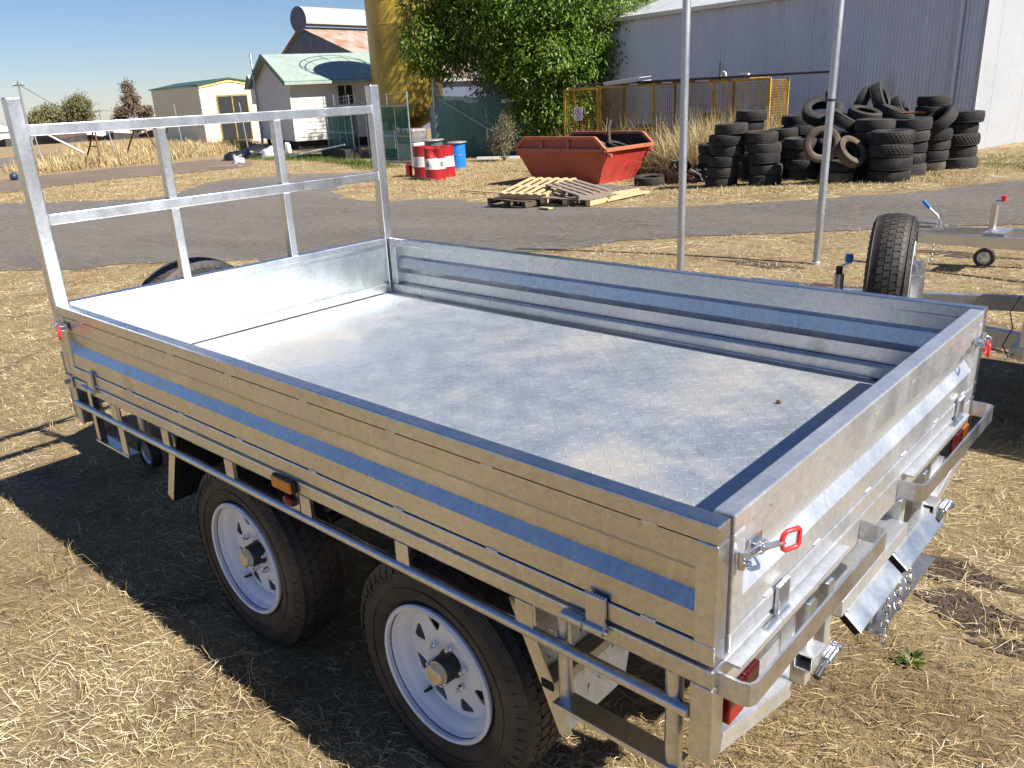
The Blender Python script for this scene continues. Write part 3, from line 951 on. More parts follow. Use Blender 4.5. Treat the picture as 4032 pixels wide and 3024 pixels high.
# mudguards: checker plate, sloping away from the tyres
def mudguard(sx, x_top, x_bot, z_bot, y0, y1, mat_face, lugs=True):
    g = sub('mudguard', TR)
    z_top = .7005
    d = Vector((x_bot - x_top, 0, z_bot - z_top)); ln = d.length; d.normalize()
    nrm = Vector((-d.z, 0, d.x)) * (1 if sx > 0 else -1)
    if nrm.x * sx < 0: nrm = -nrm
    def P(u, y, h): q = Vector((x_top, y, z_top)) + d * u + nrm * h; return tuple(q)
    mbm = MB()
    vs = [P(0, y0, 0), P(0, y1, 0), P(ln * .75, y1, 0), P(ln, y1 - .09, 0), P(ln, y0, 0)]
    vs += [P(0, y0, .003), P(0, y1, .003), P(ln * .75, y1, .003), P(ln, y1 - .09, .003), P(ln, y0, .003)]
    mbm.add(vs, [(0, 1, 2, 3, 4), (9, 8, 7, 6, 5)] + [(i, (i + 1) % 5, 5 + (i + 1) % 5, 5 + i) for i in range(5)])
    mbm.obj('plate', mat_face, g)
    e = MB()
    a = Vector(P(0, y0, .02)); b = Vector(P(ln * .98, y0, .02))
    e.bar(a, b, .004, .042)
    e.obj('edge_strip', 'galv_side', g)
    if lugs:
        mbl = MB()
        for i in range(1, int(ln / .045)):
            for j in range(1, int((y1 - y0) / .045)):
                u, y = i * .045, y0 + j * .045
                if u > ln * .75 and y > y1 - .1: continue
                aa = R(45) if (i + j) % 2 else R(-45)
                pts = []
                for (p, q, h) in ((-.015, 0, .003), (0, -.005, .003), (.015, 0, .003), (0, .005, .003), (0, 0, .0055)):
                    pts.append(P(u + p * math.cos(aa) - q * math.sin(aa), y + p * math.sin(aa) + q * math.cos(aa), h))
                mbl.add(pts, [(0, 1, 4), (1, 2, 4), (2, 3, 4), (3, 0, 4)])
        mbl.obj('tread_pattern', mat_face, g, kind='stuff')
        MB().bar(P(ln * .62, y0 - .002, .022), P(ln * .62, y1, .022), .045, .03).obj('stiffener', 'galv_dull', g, bevel=.003)
        MB().bar(P(ln * .62, y0 - .0045, .022), P(ln * .62, y0 - .0035, .022), .036, .022).obj('tube_end', 'hollow_shade', g)
    return g
mudguard(1, 2.435, 2.585, .365, .045, .40, 'galv')
mudguard(1, 2.435, 2.585, .365, W - .40, W - .045, 'galv', False)
mudguard(-1, .795, .665, .40, .035, .38, 'black_plastic', False)  # front plates coloured black to carry the shade on their rear face
mudguard(-1, .795, .665, .40, W - .38, W - .035, 'black_plastic', False)  # same blackened shade colour on the far plate
# side marker lamps
ml = sub('side_marker', TR, (1.576, -.001, .768))
MB().box(-.054, .054, -.012, 0, -.022, .022).obj('housing', 'black_plastic', ml, bevel=.003)
MB().box(-.049, .049, -.021, -.0122, -.018, .018).obj('lens', 'amber_lens', ml, bevel=.003)
rp = sub('clearance_lamp', TR, (1.59, .001, .716))
MB().box(-.028, .04, .0, .003, -.035, .04).obj('plate', 'galv', rp)
mb = MB().lathe([(0, -.022), (.012, -.021), (.019, -.016), (.022, -.002), (.022, 0)], 20); mb.v = [(x * 1.25, y, z * .8) for x, y, z in mb.v]
mb.obj('lens', 'red_lens', rp, smooth=40)
mb = MB().lathe([(.024, -.010), (.026, -.004), (.026, 0)], 20); mb.v = [(x * 1.25, y, z * .8) for x, y, z in mb.v]
mb.obj('housing', 'black_plastic', rp, smooth=40)

# ---- rear end
re = sub('rear_frame', TR)
def lamp_board(s):
    """s=+1 near corner, -1 far corner (mirrored across the centre line)"""
    Y = (lambda y: y) if s > 0 else (lambda y: W - y)
    mb_ = MB()
    poly = [(Y(.05), .705), (Y(.40), .705), (Y(.40), .49), (Y(.05), .59)]
    mb_.prism(poly, 2.958, 2.962); mb_.obj('lamp_plate', 'galv_rough', re)
    MB().bar((2.975, Y(.052), .585), (2.975, Y(.40), .490), .05, .045).obj('lower_rail', 'galv_rough', re, bevel=.003)
    MB().box(2.9625, 2.99, min(Y(.40), Y(.412)), max(Y(.40), Y(.412)), .475, .705).obj('gusset', 'galv_rough', re)
    tl = sub('tail_lamp', TR, (2.9675, Y(.125), .668))
    MB().box(-.005, .022, -.068, .068, -.045, .045).obj('housing', 'black_plastic', tl, bevel=.003)
    MB().box(.0222, .042, -.064, -.001, -.041, .041).obj('lens', 'red_lens', tl, bevel=.004)
    MB().box(.0222, .042, .001, .064, -.041, .041).obj('lens', 'amber_lens' if s < 0 else 'red_lens', tl, bevel=.004)
lamp_board(1); lamp_board(-1)
for (ya, yb) in ((.022, .765), (1.045, W - .022)):
    u = sub('rear_bumper_bar', TR)
    zc = .752
    pth = [(3.0, ya), (3.045, ya), (3.063, ya + .006), (3.070, ya + .022), (3.070, yb - .022), (3.063, yb - .006), (3.045, yb), (3.0, yb)]
    inn = []
    mbu = MB()
    k = len(pth)
    for i, (x, y) in enumerate(pth):
        a = Vector(pth[max(0, i - 1)]); b = Vector(pth[min(k - 1, i + 1)])
        d = (b - a).normalized(); nn = Vector((-d.y, d.x))
        for (off, zz) in ((0, zc - .026), (0, zc + .026), (.006, zc + .026), (.006, zc - .026)):
            q = Vector((x, y)) + nn * off
            mbu.v.append((q.x, q.y, zz))
    for i in range(k - 1):
        for j in range(4):
            mbu.f.append((i * 4 + j, i * 4 + (j + 1) % 4, (i + 1) * 4 + (j + 1) % 4, (i + 1) * 4 + j))
    mbu.f += [(0, 1, 2, 3), tuple((k - 1) * 4 + j for j in range(4))]
    mbu.obj('bar', 'galv', u)
    MB().box(3.0, 3.03, ya + .03, yb - .16, .781, .7865).obj('sill_plate', 'galv_rough', u)
# verticals and the bright channel rail between the lamp boards
for y in (.46, .565, 1.085, 1.30):
    MB().box(2.958, 3.012, y - .018, y + .018, .475, .7045).obj('drop_post', 'galv_rough', re, bevel=.003)
MB().box(2.93, 3.035, .584, 1.066, .600, .646).obj('channel_rail', 'galv_rough', re, bevel=.003)
MB().box(2.945, 2.9575, .584, 1.066, .50, .6).obj('channel_web', 'galv_rough', re)
# ramp sockets with spring bolts
for y, s in ((.432, 1), (1.335, 1)):
    so_ = sub('ramp_socket', TR, (3.02, y, .575)); so_.scale = (.68, .68, .68)
    t = MB()
    for (a, b, c, d) in ((-.032, .032, -.032, -.026), (-.032, .032, .026, .032), (-.032, -.026, -.0259, .0259), (.026, .032, -.0259, .0259)):
        t.box(a, b, -.045, .055, c, d)
    t.obj('socket_tube', 'galv_rough', so_, bevel=.002)
    MB().box(-.025, .025, .0, .004, -.025, .025).obj('socket_back', 'hollow_shade', so_)
    MB().tube([(.05, -.01, -.02), (.05, .13, -.02)], .009, 10).obj('bolt_rod', 'zinc', so_, smooth=40)
    sp = [(.05 + .014 * math.cos(t_ * .9), .035 + t_ * .00125, -.02 + .014 * math.sin(t_ * .9)) for t_ in range(60)]
    MB().tube(sp, .0028, 6).obj('spring', 'zinc', so_, smooth=60)
    MB().lathe([(0, -.002), (.027, -.002), (.029, .0), (.027, .004), (0, .004)], 20, Matrix.Translation((.05, .118, -.02))).obj('washer', 'zinc', so_, smooth=30)
    MB().box(.033, .037, .02, .125, -.045, .012).obj('bolt_guard', 'zinc', so_)
    MB().tube([(.05, -.008, -.02), (.05, -.052, -.032)], .013, 12).obj('knob', 'black_plastic', so_, smooth=40)
# ramp hold-down bars with chains
def chain(parent, start, n, first=0, drop=Vector((0, 0, -1)), curve=0):
    p = Vector(start)
    for i in range(n):
        c = p + Vector((0, curve * i * .006, -.024 * i))
        ring = []
        for k in range(12):
            a = 2 * math.pi * k / 12
            u_, v_ = .0085 * math.cos(a), (.0095 + .006) * math.sin(a)
            ring.append(c + (Vector((u_, 0, v_)) if (i + first) % 2 else Vector((0, u_, v_))))
        MB().tube(ring, .0034, 6, closed=True).obj('chain_link', 'zinc', parent, smooth=60)
for (ya, yb, n) in ((.635, .95, 4), (.985, 1.325, 3)):
    hd = sub('hold_down_bar', TR)
    tl_ = Matrix.Translation((3.040, ya, .552)) @ Matrix.Rotation(R(40), 4, 'Y')
    MB().box(-.030, .030, 0, yb - ya, -.012, .012, tl_).obj('bar', 'galv_head', hd, bevel=.003)
    MB().box(-.026, .026, -.001, .0, -.009, .009, tl_).obj('bar_end', 'hollow_shade', hd)
    MB().box(3.0, 3.03, ya + .01, yb - .01, .555, .585).obj('hinge_strip', 'galv_rough', hd, bevel=.003)
    chain(hd, (3.066, yb - .02 if ya < .8 else ya + .03, .522), n, curve=1)
hd = sub('safety_chain', TR)
chain(hd, (3.06, .868, .50), 6)
# ramp tray under the floor, its lip showing below the bars
rt = sub('ramp_tray', TR)
MB().box(2.985, 2.9915, .86, 1.36, .385, .525).obj('back_plate', 'galv', rt)
for y_ in (.90, 1.30):
    MB().box(2.93, 2.9849, y_ - .02, y_ + .02, .39, .60).obj('drop_bracket', 'galv_dull', rt)
MB().box(2.9917, 3.05, .86, 1.36, .385, .393).obj('lip', 'galv', rt)
MB().box(2.992, 3.02, .88, .94, .3935, .47).obj('rubber_stop', 'black_plastic', rt, bevel=.01)
# ================================================================== YARD THINGS
# ---- two steel poles
for (x, y, lab, lean) in ((-.62, 6.0, 'grey galvanised steel pole standing behind the trailer tray, plain with no clip', 0.0), (.274, 7.219, 'grey galvanised steel pole with a wire clip, standing in the straw near the asphalt', 0.012)):
    t = thing('steel_pole', lab, 'pole', (x, y, tz(x, y)), group=None)
    t.rotation_euler = (0, lean, 0)
    MB().tube([(0, 0, -.05), (0, 0, 3.6)], .038, 20).obj('pipe', 'galv_dull', t, smooth=40)
    MB().lathe([(.038, .0), (.052, .0), (.050, .02), (.039, .03)], 20, Matrix.Rotation(math.pi / 2, 4, 'X')).obj('base_collar', 'galv_dull', t, smooth=40)
    if lean:
        MB().lathe([(.037, -.01), (.042, -.01), (.042, .01), (.037, .01)], 20, Matrix.Translation((0, 0, 1.62)) @ Matrix.Rotation(math.pi / 2, 4, 'X')).obj('wire_clip', 'black_plastic', t)
        MB().bar((-.04, -.01, 1.60), (-.05, -.015, 1.70), .01, .02).obj('clip_tail', 'black_plastic', t)

# ---- old tyres: four meshes shared by all
def old_tyre_mesh(Ro, w, Ri, kind):
    mb = MB()
    if kind == 'rib':
        mb.lathe(tyre_profile(Ro, w, Ri, (-.6, -.2, .2, .6), gd=.007, gw=.009), 40, closed=True)
    elif kind == 'fine':
        mb.lathe(tyre_profile(Ro, w, Ri, (-.7, -.42, -.14, .14, .42, .7), gd=.006, gw=.007), 40, closed=True)
    else:
        mb.lathe(tyre_profile(Ro - .004, w, Ri, (-.3, .3), gd=.006), 40, closed=True)
        tb = tread_blocks(Ro - .004, w, 4, 34, depth=.02, fill=.62)
        mb.add(tb.v, tb.f)
    me = mb.mesh('old_tyre')
    me.polygons.foreach_set('use_smooth', [True] * len(me.polygons))
    me.set_sharp_from_angle(angle=R(32))
    return me
TYM = {k: old_tyre_mesh(*v) for k, v in {'rib': (.32, .205, .19, 'rib'), 'fine': (.31, .20, .19, 'fine'), 'lug': (.375, .235, .20, 'lug'), 'ribL': (.36, .225, .20, 'rib'), 'lugS': (.33, .21, .19, 'lug')}.items()}
TYH = {'rib': .205, 'fine': .20, 'lug': .232, 'ribL': .222, 'lugS': .21}
TYR = {'rib': .32, 'fine': .31, 'lug': .375, 'ribL': .36, 'lugS': .33}
ord_ = ['bottom', 'second up', 'third up', 'fourth up', 'fifth up', 'sixth up', 'seventh up', 'eighth up']
def tyre(kind, loc, rot, label, mat='old_rubber', group='old tyres heaped against the shed', sc=1):
    o = bpy.data.objects.new('tyre_carcass', TYM[kind]); COL.objects.link(o)
    if not TYM[kind].materials: TYM[kind].materials.append(M['old_rubber'])
    if mat != 'old_rubber':
        o.material_slots[0].link = 'OBJECT'; o.material_slots[0].material = M[mat]
    o.location = loc
    o.rotation_euler = rot
    o.scale = (sc, sc, sc)
    o['label'] = label; o['category'] = 'tyre'; o['group'] = group
    return o
def stack(x, y, kinds, name, drift=(0, 0), tilt=.03, scale=1.0, mats=None, seed=0):
    rd = random.Random(seed)
    z = tz(x, y) - .01
    n = len(kinds)
    for i, k in enumerate(kinds):
        h = TYH[k] * scale
        ox = x + drift[0] * i / max(1, n - 1) + rd.uniform(-.03, .03)
        oy = y + drift[1] * i / max(1, n - 1) + rd.uniform(-.03, .03)
        pos = 'topmost' if i == n - 1 else ord_[i]
        rt_ = Matrix.Rotation(rd.uniform(-tilt, tilt), 4, 'X') @ Matrix.Rotation(rd.uniform(-tilt, tilt), 4, 'Y') @ Matrix.Rotation(math.pi / 2, 4, 'X') @ Matrix.Rotation(rd.uniform(0, 6.28), 4, 'Y')
        tyre(k, (ox, oy, z + h * .5), rt_.to_euler(),
             f'worn black tyre, {pos} in {name}', (mats or {}).get(i, 'old_rubber'), sc=scale)
        z += h * .985
    return z
stack(-5.25, 15.1, ['rib', 'fine', 'rib', 'rib'], 'the four high stack beside the tall dry grass', seed=1)
stack(-4.52, 14.05, ['rib', 'rib', 'fine', 'rib', 'lugS', 'rib'], 'the six high leaning stack beside the junk heap', drift=(.16, .06), tilt=.05, seed=2)
stack(-4.66, 15.45, ['rib', 'rib', 'fine', 'rib', 'rib', 'fine', 'rib'], 'the seven high stack against the yellow cage', drift=(.05, .0), tilt=.07, seed=3)
stack(-3.62, 14.25, ['fine', 'rib', 'fine', 'rib', 'rib'], 'the five high crooked stack at the grass edge', drift=(-.16, .02), tilt=.06, seed=4)
stack(-3.92, 15.55, ['rib', 'rib', 'rib', 'fine', 'rib'], 'the five high stack behind the crooked one', tilt=.06, seed=5)
stack(-3.30, 15.2, ['fine', 'lugS', 'fine', 'rib'], 'the low stack beside the pole', drift=(-.10, 0), tilt=.03, seed=6)
stack(-4.15, 16.75, ['rib'] * 6, 'the tall stack at the cage corner', seed=7)
stack(-3.35, 16.4, ['ribL', 'rib', 'ribL', 'rib'], 'the stack under the big tilted tyre', seed=8)
stack(-2.38, 14.55, ['rib', 'rib'], 'the torn pair under the upright brown tyre', tilt=.05, mats={0: 'brown_rubber'}, seed=9)
stack(-2.06, 15.35, ['ribL', 'ribL', 'rib', 'ribL', 'ribL'], 'the thick stack in the middle of the heap', seed=10)
stack(-1.49, 14.72, ['ribL', 'ribL', 'lug', 'lug'], 'the knobbly four high stack near the asphalt', seed=11, mats={})
stack(-1.56, 15.85, ['ribL', 'lugS', 'rib', 'rib', 'ribL'], 'the five high stack with a rusty top', seed=12, drift=(.02, 0))
stack(-1.72, 17.25, ['rib', 'rib', 'rib', 'rib', 'fine', 'rib', 'fine'], 'the small tyre stack close to the shed wall', seed=13, drift=(.12, 0))
stack(-1.40, 16.75, ['fine', 'rib', 'fine', 'rib'], 'the slim stack under the tilted tyre', seed=14, drift=(.04, .0), mats={0: 'brown_rubber'})
stack(-1.05, 17.3, ['ribL', 'ribL', 'lug', 'rib', 'ribL'], 'the five high stack by the white shed corner', seed=15)
stack(-2.75, 16.3, ['ribL', 'rib', 'ribL'], 'the buried stack behind the upright tyre', seed=16)
stack(-2.9, 17.2, ['ribL', 'rib', 'ribL', 'rib'], 'the stack against the grey shed wall', seed=17)
G2 = 'tyres lying loose on the heap'
def lean_tyre(kind, x, y, z, tilt, face, label, mat='old_rubber', sc=1):
    """axis (local Y) tilted: face = compass angle the open side points to, tilt = how far the axis is raised from level"""
    ax = Vector((math.cos(face) * math.cos(tilt), math.sin(face) * math.cos(tilt), math.sin(tilt)))
    q = ax.to_track_quat('Y', 'Z')
    o = tyre(kind, (x, y, z), q.to_euler(), label, mat, G2, sc)
    return o
lean_tyre('ribL', -3.30, 15.95, 1.17, R(58), R(-62), 'big tyre tipped on top of the heap, open centre facing the asphalt', sc=1.1)
lean_tyre('lugS', -2.58, 14.25, .66, R(12), R(-65), 'upright brownish tyre standing open faced on a torn pair', 'brown_rubber')
lean_tyre('rib', -2.12, 14.45, .52, R(-38), R(160), 'brown tyre propped slanting between the upright tyre and knobbly stack', 'brown_rubber', .95)
lean_tyre('ribL', -2.72, 15.65, .98, R(60), R(20), 'tyre sliding sideways with its ribbed tread towards the asphalt', sc=1.05)
lean_tyre('rib', -2.75, 16.5, 1.30, R(25), R(-165), 'dusty tyre standing on edge on top of the heap')
lean_tyre('ribL', -2.38, 16.55, 1.33, R(22), R(8), 'ribbed tyre standing on edge highest on the heap')
lean_tyre('rib', -2.45, 15.9, 1.10, R(72), R(-20), 'tyre half buried below the ones standing on edge')
lean_tyre('lugS', -2.12, 17.0, 1.08, R(30), R(10), 'tyre leaning on the wall behind the upstanding one')
lean_tyre('rib', -2.02, 16.35, 1.08, R(68), R(10), 'tyre lying slanted behind the rusty topped stack')
lean_tyre('rib', -2.75, 15.35, .62, R(70), R(-80), 'dark tyre wedged under the sliding one')
lean_tyre('rib', -1.28, 16.55, .93, R(48), R(-140), 'tyre tilted open on top of the slim stack', sc=1.1)
lean_tyre('ribL', -2.35, 16.2, .75, R(75), R(-70), 'tyre buried deep in the middle of the heap')
simple('rust', (.16, .06, .025), .8, metal=.2, var=.45, scale=9)
MB().lathe([(.02, .0), (.19, .006), (.205, .022), (.21, .03)], 32, Matrix.Translation((-1.54, 15.85, 1.10)) @ Matrix.Rotation(math.pi / 2, 4, 'X')).obj('rusty_rim', 'rust', smooth=40, label='rusty wheel rim lying in the top of a tyre stack', category='rim')
tyre('ribL', (-6.52, 14.66, tz(-6.52, 14.66) + .10), (math.pi / 2 + .05, .04, 0), 'single black tyre lying flat in the grass beside the red skip', group='loose tyres')

# ---- junk heap between the skip and the tyres
jt = thing('scrap_heap', 'heap of broken car parts and wire beside the lone flat tyre', 'scrap', (-5.75, 14.75, tz(-5.75, 14.75)))
simple('scrap_black', (.02, .02, .022), .5, var=.4)
simple('scrap_grey', (.30, .29, .28), .5, metal=.5, var=.4)
for i in range(26):
    rd = random.Random(100 + i)
    p = Vector((rd.gauss(0, .26), rd.gauss(0, .16), abs(rd.gauss(.12, .10))))
    q = p + Vector((rd.uniform(-.3, .3), rd.uniform(-.2, .2), rd.uniform(-.1, .25)))
    q.z = max(.03, q.z)
    if i % 3 == 0:
        MB().bar(p, q, rd.uniform(.03, .10), rd.uniform(.02, .07)).obj('scrap_piece', rd.choice(['scrap_black', 'scrap_grey', 'rust', 'scrap_black']), jt, bevel=.006)
    else:
        mid = (p + q) / 2 + Vector((rd.uniform(-.1, .1), rd.uniform(-.1, .1), rd.uniform(0, .15)))
        MB().tube([p, mid, q], rd.uniform(.008, .025), 6).obj('bent_tube', rd.choice(['scrap_black', 'scrap_grey', 'scrap_grey', 'rust']), jt, smooth=50)
mb = MB().lathe([(0, -.12), (.10, -.11), (.17, -.05), (.19, .05), (.15, .12), (0, .13)], 14, Matrix.Translation((-.1, .12, .32)) @ Matrix.Rotation(.8, 4, 'X'))
mb.obj('cracked_bumper', 'scrap_black', jt, smooth=50)

# ---- red skip
simple('skip_red', (.52, .058, .046), .5, var=.16, scale=3, dirt=((.16, .045, .02), .18, 2.2), bstr=.08, bscale=7)
simple('skip_faded', (.42, .085, .052), .55, var=.18, scale=3, dirt=((.14, .05, .022), .28, 3))
simple('skip_rim', (.46, .145, .075), .55, var=.18, scale=5, dirt=((.18, .06, .025), .3, 5))
simple('skip_inside', (.035, .020, .017), .85, var=.4)  # near-black colour carries the shade inside the skip; rubbish shares it
SKL = thing('skip_bin', 'open topped red steel skip bin with flared ends and orange rim', 'skip bin', (-9.12, 15.68, tz(-9.17, 15.72) + .02), rotz=R(0.0))
def frustum(mb, bl, bw, tl, tw, z0, z1, cut=0):
    pass
bl, bw, tl, tw = .98, .72, 1.375, .97     # half sizes: base and top
z0, zr_, z1 = 0.0, .83, 1.10
def ring(l, w, z): return [(-l, -w, z), (l, -w, z), (l, w, z), (-l, w, z)]
lo, mi = ring(bl, bw, z0), ring(tl, tw, zr_)
lo2, mi2 = ring(bl - .02, bw - .02, z0 + .02), ring(tl - .03, tw - .03, zr_ + .0)
for a, b, nm, mt in ((0, 1, 'front_wall', 'skip_faded'), (1, 2, 'end_wall', 'skip_red'), (2, 3, 'back_wall', 'skip_faded'), (3, 0, 'end_wall', 'skip_red')):
    mbk = MB().add([lo[a], lo[b], mi[b], mi[a], lo2[a], lo2[b], mi2[b], mi2[a]], [(0, 1, 2, 3), (7, 6, 5, 4), (0, 4, 5, 1), (1, 5, 6, 2), (2, 6, 7, 3), (3, 7, 4, 0)])
    mbk.obj(nm, mt, SKL)
MB().add(ring(bl, bw, z0 + .001) + ring(bl, bw, z0 + .02), [(0, 1, 2, 3), (7, 6, 5, 4)]).obj('bottom', 'skip_inside', SKL)
# upper wall: chamfered ends, long sides only rise in the middle
def upper(y, s):
    pts = [(-tl, zr_), (tl, zr_), (tl - .30, z1), (-tl + .30, z1)]
    mbk = MB()
    vs = [(x, y, z) for x, z in pts] + [(x, y - s * .02, z) for x, z in pts]
    mbk.add(vs, [(0, 1, 2, 3), (7, 6, 5, 4), (0, 4, 5, 1), (1, 5, 6, 2), (2, 6, 7, 3), (3, 7, 4, 0)])
    mbk.obj('upper_wall', 'skip_faded', SKL)
    for p, q in ((0, 1), (1, 2), (2, 3), (3, 0)):
        a = Vector((pts[p][0], y + s * .02, pts[p][1])); b = Vector((pts[q][0], y + s * .02, pts[q][1]))
        MB().bar(a, b, .085, .075).obj('rim_bar', 'skip_rim', SKL, bevel=.008)
    for x in (-.52, .30):
        MB().box(x - .03, x + .03, min(y, y + s * .05), max(y, y + s * .05), zr_ + .03, z1 - .03).obj('rim_rib', 'skip_rim', SKL, bevel=.005)
upper(-tw, -1); upper(tw, 1)
for s in (-1, 1):
    pts = [(-tl + .05, zr_ - .005), (tl - .05, zr_ - .005), (tl - .34, z1 - .03), (-tl + .34, z1 - .03)]
    MB().add([(x, s * (tw - .024), z) for x, z in pts] + [(x, s * (tw - .028), z) for x, z in pts], [(0, 1, 2, 3), (7, 6, 5, 4)]).obj('inner_shade_sheet', 'skip_inside', SKL)  # dark sheets added over the red walls as painted inner shade
lo3, mi3 = ring(bl - .03, bw - .03, z0 + .03), ring(tl - .042, tw - .042, zr_)
for a, b in ((0, 1), (1, 2), (2, 3), (3, 0)):
    MB().add([lo3[a], lo3[b], mi3[b], mi3[a]], [(0, 1, 2, 3)]).obj('inner_shade_sheet', 'skip_inside', SKL)  # painted shade on the sloping inner walls
for x in (-tl, tl):
    MB().bar((x, -tw - .03, zr_), (x, tw + .03, zr_), .08, .085).obj('rim_bar', 'skip_rim', SKL, bevel=.008)
    for y in (-tw + .12, tw - .12):
        MB().tube([(x * .98, y - .0, zr_ - .12), (x * 1.05, y, zr_ - .12)], .04, 12).obj('lifting_lug', 'skip_rim', SKL, smooth=40)
# rubbish in the skip
o = tyre('rib', (-8.70, 15.7, .42), (1.2, .3, .2), 'worn tyre lying inside the red skip, rim showing', group='rubbish in the skip')
MB().lathe([(.05, 0), (.15, .01), (.185, .05), (.19, .08)], 24, Matrix.Translation((-8.64, 15.6, .50)) @ Matrix.Rotation(1.2, 4, 'X')).obj('hub_cap', 'scrap_grey', smooth=40, label='grey hub cap lying on the tyre in the skip', category='hub cap')
tyre('fine', (-8.35, 16.05, .42), (1.7, .3, .6), 'black tyre resting at the end of the red skip', group='rubbish in the skip')
simple('old_board', (.10, .07, .05), .9, var=.3, scale=8)
ob = MB().tube([(-8.45, 15.95, -.2), (-8.50, 15.9, .55), (-8.56, 15.95, .90), (-8.54, 16.0, 1.08)], [.05, .045, .04, .05], 8)
ob.obj('bent_pipe', 'old_board', smooth=50, label='brown bent pipe sticking up out of the skip', category='pipe')
mb = MB().box(-9.9, -8.4, 15.2, 16.3, -.3, .1)
for i in range(18):
    rd = random.Random(i); mb.box(-.2, .2, -.1, .1, -.03, .03, Matrix.Translation((-9.17 + rd.uniform(-.9, .9), 15.72 + rd.uniform(-.45, .45), .08 + rd.uniform(0, .08))) @ Matrix.Rotation(rd.random() * 6, 4, 'Z') @ Matrix.Rotation(rd.uniform(-.4, .4), 4, 'X'))
mb.obj('skip_rubbish', 'skip_inside', kind='stuff', label='dark rubbish filling the bottom of the skip', category='rubbish')

# ---- pallets
simple('pine_new', (.58, .41, .23), .75, var=.16, scale=4, stretch=(1, 8, 8), dirt=((.36, .22, .10), .2, 6))
simple('pine_grey', (.27, .215, .165), .85, var=.22, scale=5, stretch=(1, 8, 8), dirt=((.12, .09, .065), .3, 6))
simple('pine_dark', (.10, .07, .045), .9, var=.3, scale=5, stretch=(1, 8, 8))
def pallet(label, loc, rot, mat, n=7, l=1.165, w=1.1, block='pine_new', closed=False):
    t = thing('pallet', label, 'pallet', loc, group=None, rot=rot)
    me = MB().box(-l / 2, l / 2, -.048, .048, -.009, .009).mesh('slat')
    for i in range(n):
        y = -w / 2 + .05 + (w - .1) * i / (n - 1)
        o = mk('slat', me, mat, t, bevel=.002)
        o.location = (0, y, .131 + random.uniform(-.001, .002)); o.rotation_euler = (0, 0, random.uniform(-.008, .008))
    mb2 = MB().box(-.05, .05, -w / 2, w / 2, -.045, .045).mesh('bearer')
    for x in (-l / 2 + .052, 0, l / 2 - .052):
        o = mk('bearer', mb2, block, t, bevel=.002); o.location = (x, 0, .0655 + .011)
    me3 = MB().box(-l / 2, l / 2, -.048, .048, -.009, .009).mesh('base_slat')
    for y in (-w / 2 + .05, 0, w / 2 - .05):
        o = mk('base_slat', me3, mat, t, bevel=.002); o.location = (0, y, .0085)
    return t
gz = lambda x, y: tz(x, y) + .016
pallet('dark weathered pallet lying underneath the fresh pine one on the asphalt edge', (-7.28, 11.35, gz(-7.28, 11.35)), (0, 0, R(-8)), 'pine_dark', block='pine_dark')
pallet('greyed pallet lying flat beneath the slanted grey one', (-6.02, 11.42, gz(-6.02, 11.42)), (0, 0, R(2)), 'pine_grey', block='pine_new', l=1.15, w=.95)
pallet('fresh yellow pine pallet propped on top of the pallet heap', (-7.14, 11.56, gz(-7.14, 11.56) + .205), (0, R(-9), R(97)), 'pine_new', n=6)
pallet('grey slatted pallet tipped down at one end towards the asphalt', (-6.12, 11.50, gz(-6.12, 11.5) + .155), (R(3), R(5), R(-21)), 'pine_grey', n=5, l=1.25, w=.72, block='pine_grey')
pallet('grey pallet lying in the grass close to the skip', (-6.22, 12.52, gz(-6.22, 12.52) + .03), (0, 0, R(-12)), 'pine_grey', n=6, block='pine_new', l=1.1, w=.85)
def plank(label, a, b, w, h, mat):
    MB().bar(a, b, w, h).obj('plank', mat, bevel=.003, label=label, category='plank')
plank('long pale timber lath lying in the grass beside the pine pallet', (-10.9, 13.1, tz(-10.9, 13.1) + .04), (-8.1, 12.45, tz(-8.1, 12.45) + .06), .07, .025, 'pine_new')
plank('weathered grey plank lying behind the pale lath', (-9.9, 13.6, tz(-9.9, 13.6) + .05), (-8.0, 13.35, tz(-8, 13.35) + .05), .14, .04, 'pine_grey')
plank('broad pale board lying beside the grey pallet near the skip', (-5.52, 11.5, gz(-5.5, 11.5) + .03), (-5.42, 12.75, gz(-5.4, 12.75) + .05), .22, .03, 'pine_new')
plank('short pale offcut of wood lying on the asphalt before the pallets', (-6.32, 10.62, gz(-6.3, 10.6) + .02), (-5.98, 10.50, gz(-6, 10.5) + .02), .10, .03, 'pine_new')

# ---- drums
def drum_mat(name, bands):
    mt, nt, b = new_mat(name)
    tc = nt.nodes.new('ShaderNodeTexCoord'); sx = nt.nodes.new('ShaderNodeSeparateXYZ')
    nt.links.new(tc.outputs['Object'], sx.inputs[0])
    mm = nt.nodes.new('ShaderNodeMath'); mm.operation = 'MULTIPLY'; mm.inputs[1].default_value = 1 / .9
    nt.links.new(sx.outputs['Z'], mm.inputs[0])
    r = nt.nodes.new('ShaderNodeValToRGB'); r.color_ramp.interpolation = 'CONSTANT'
    el = r.color_ramp.elements
    while len(el) < len(bands): el.new(.5)
    for e, (p, c) in zip(el, bands): e.position = p; e.color = (*c, 1)
    nt.links.new(mm.outputs[0], r.inputs[0])
    v = coords(nt)
    c = mixc(nt, ramp(nt, noise(nt, v, 5, 6, .65), ((.55, 0.0), (.8, .45))), r.outputs[0], (.22, .10, .06))
    nt.links.new(c, b.inputs['Base Color']); b.inputs['Roughness'].default_value = .42
    bump(nt, b, noise(nt, v, 4, 3), .12, .02)
    M[name] = mt
RED, WHT = (.33, .012, .018), (.64, .62, .59)
drum_mat('drum_red_white', ((0, RED), (.34, WHT), (.66, RED)))
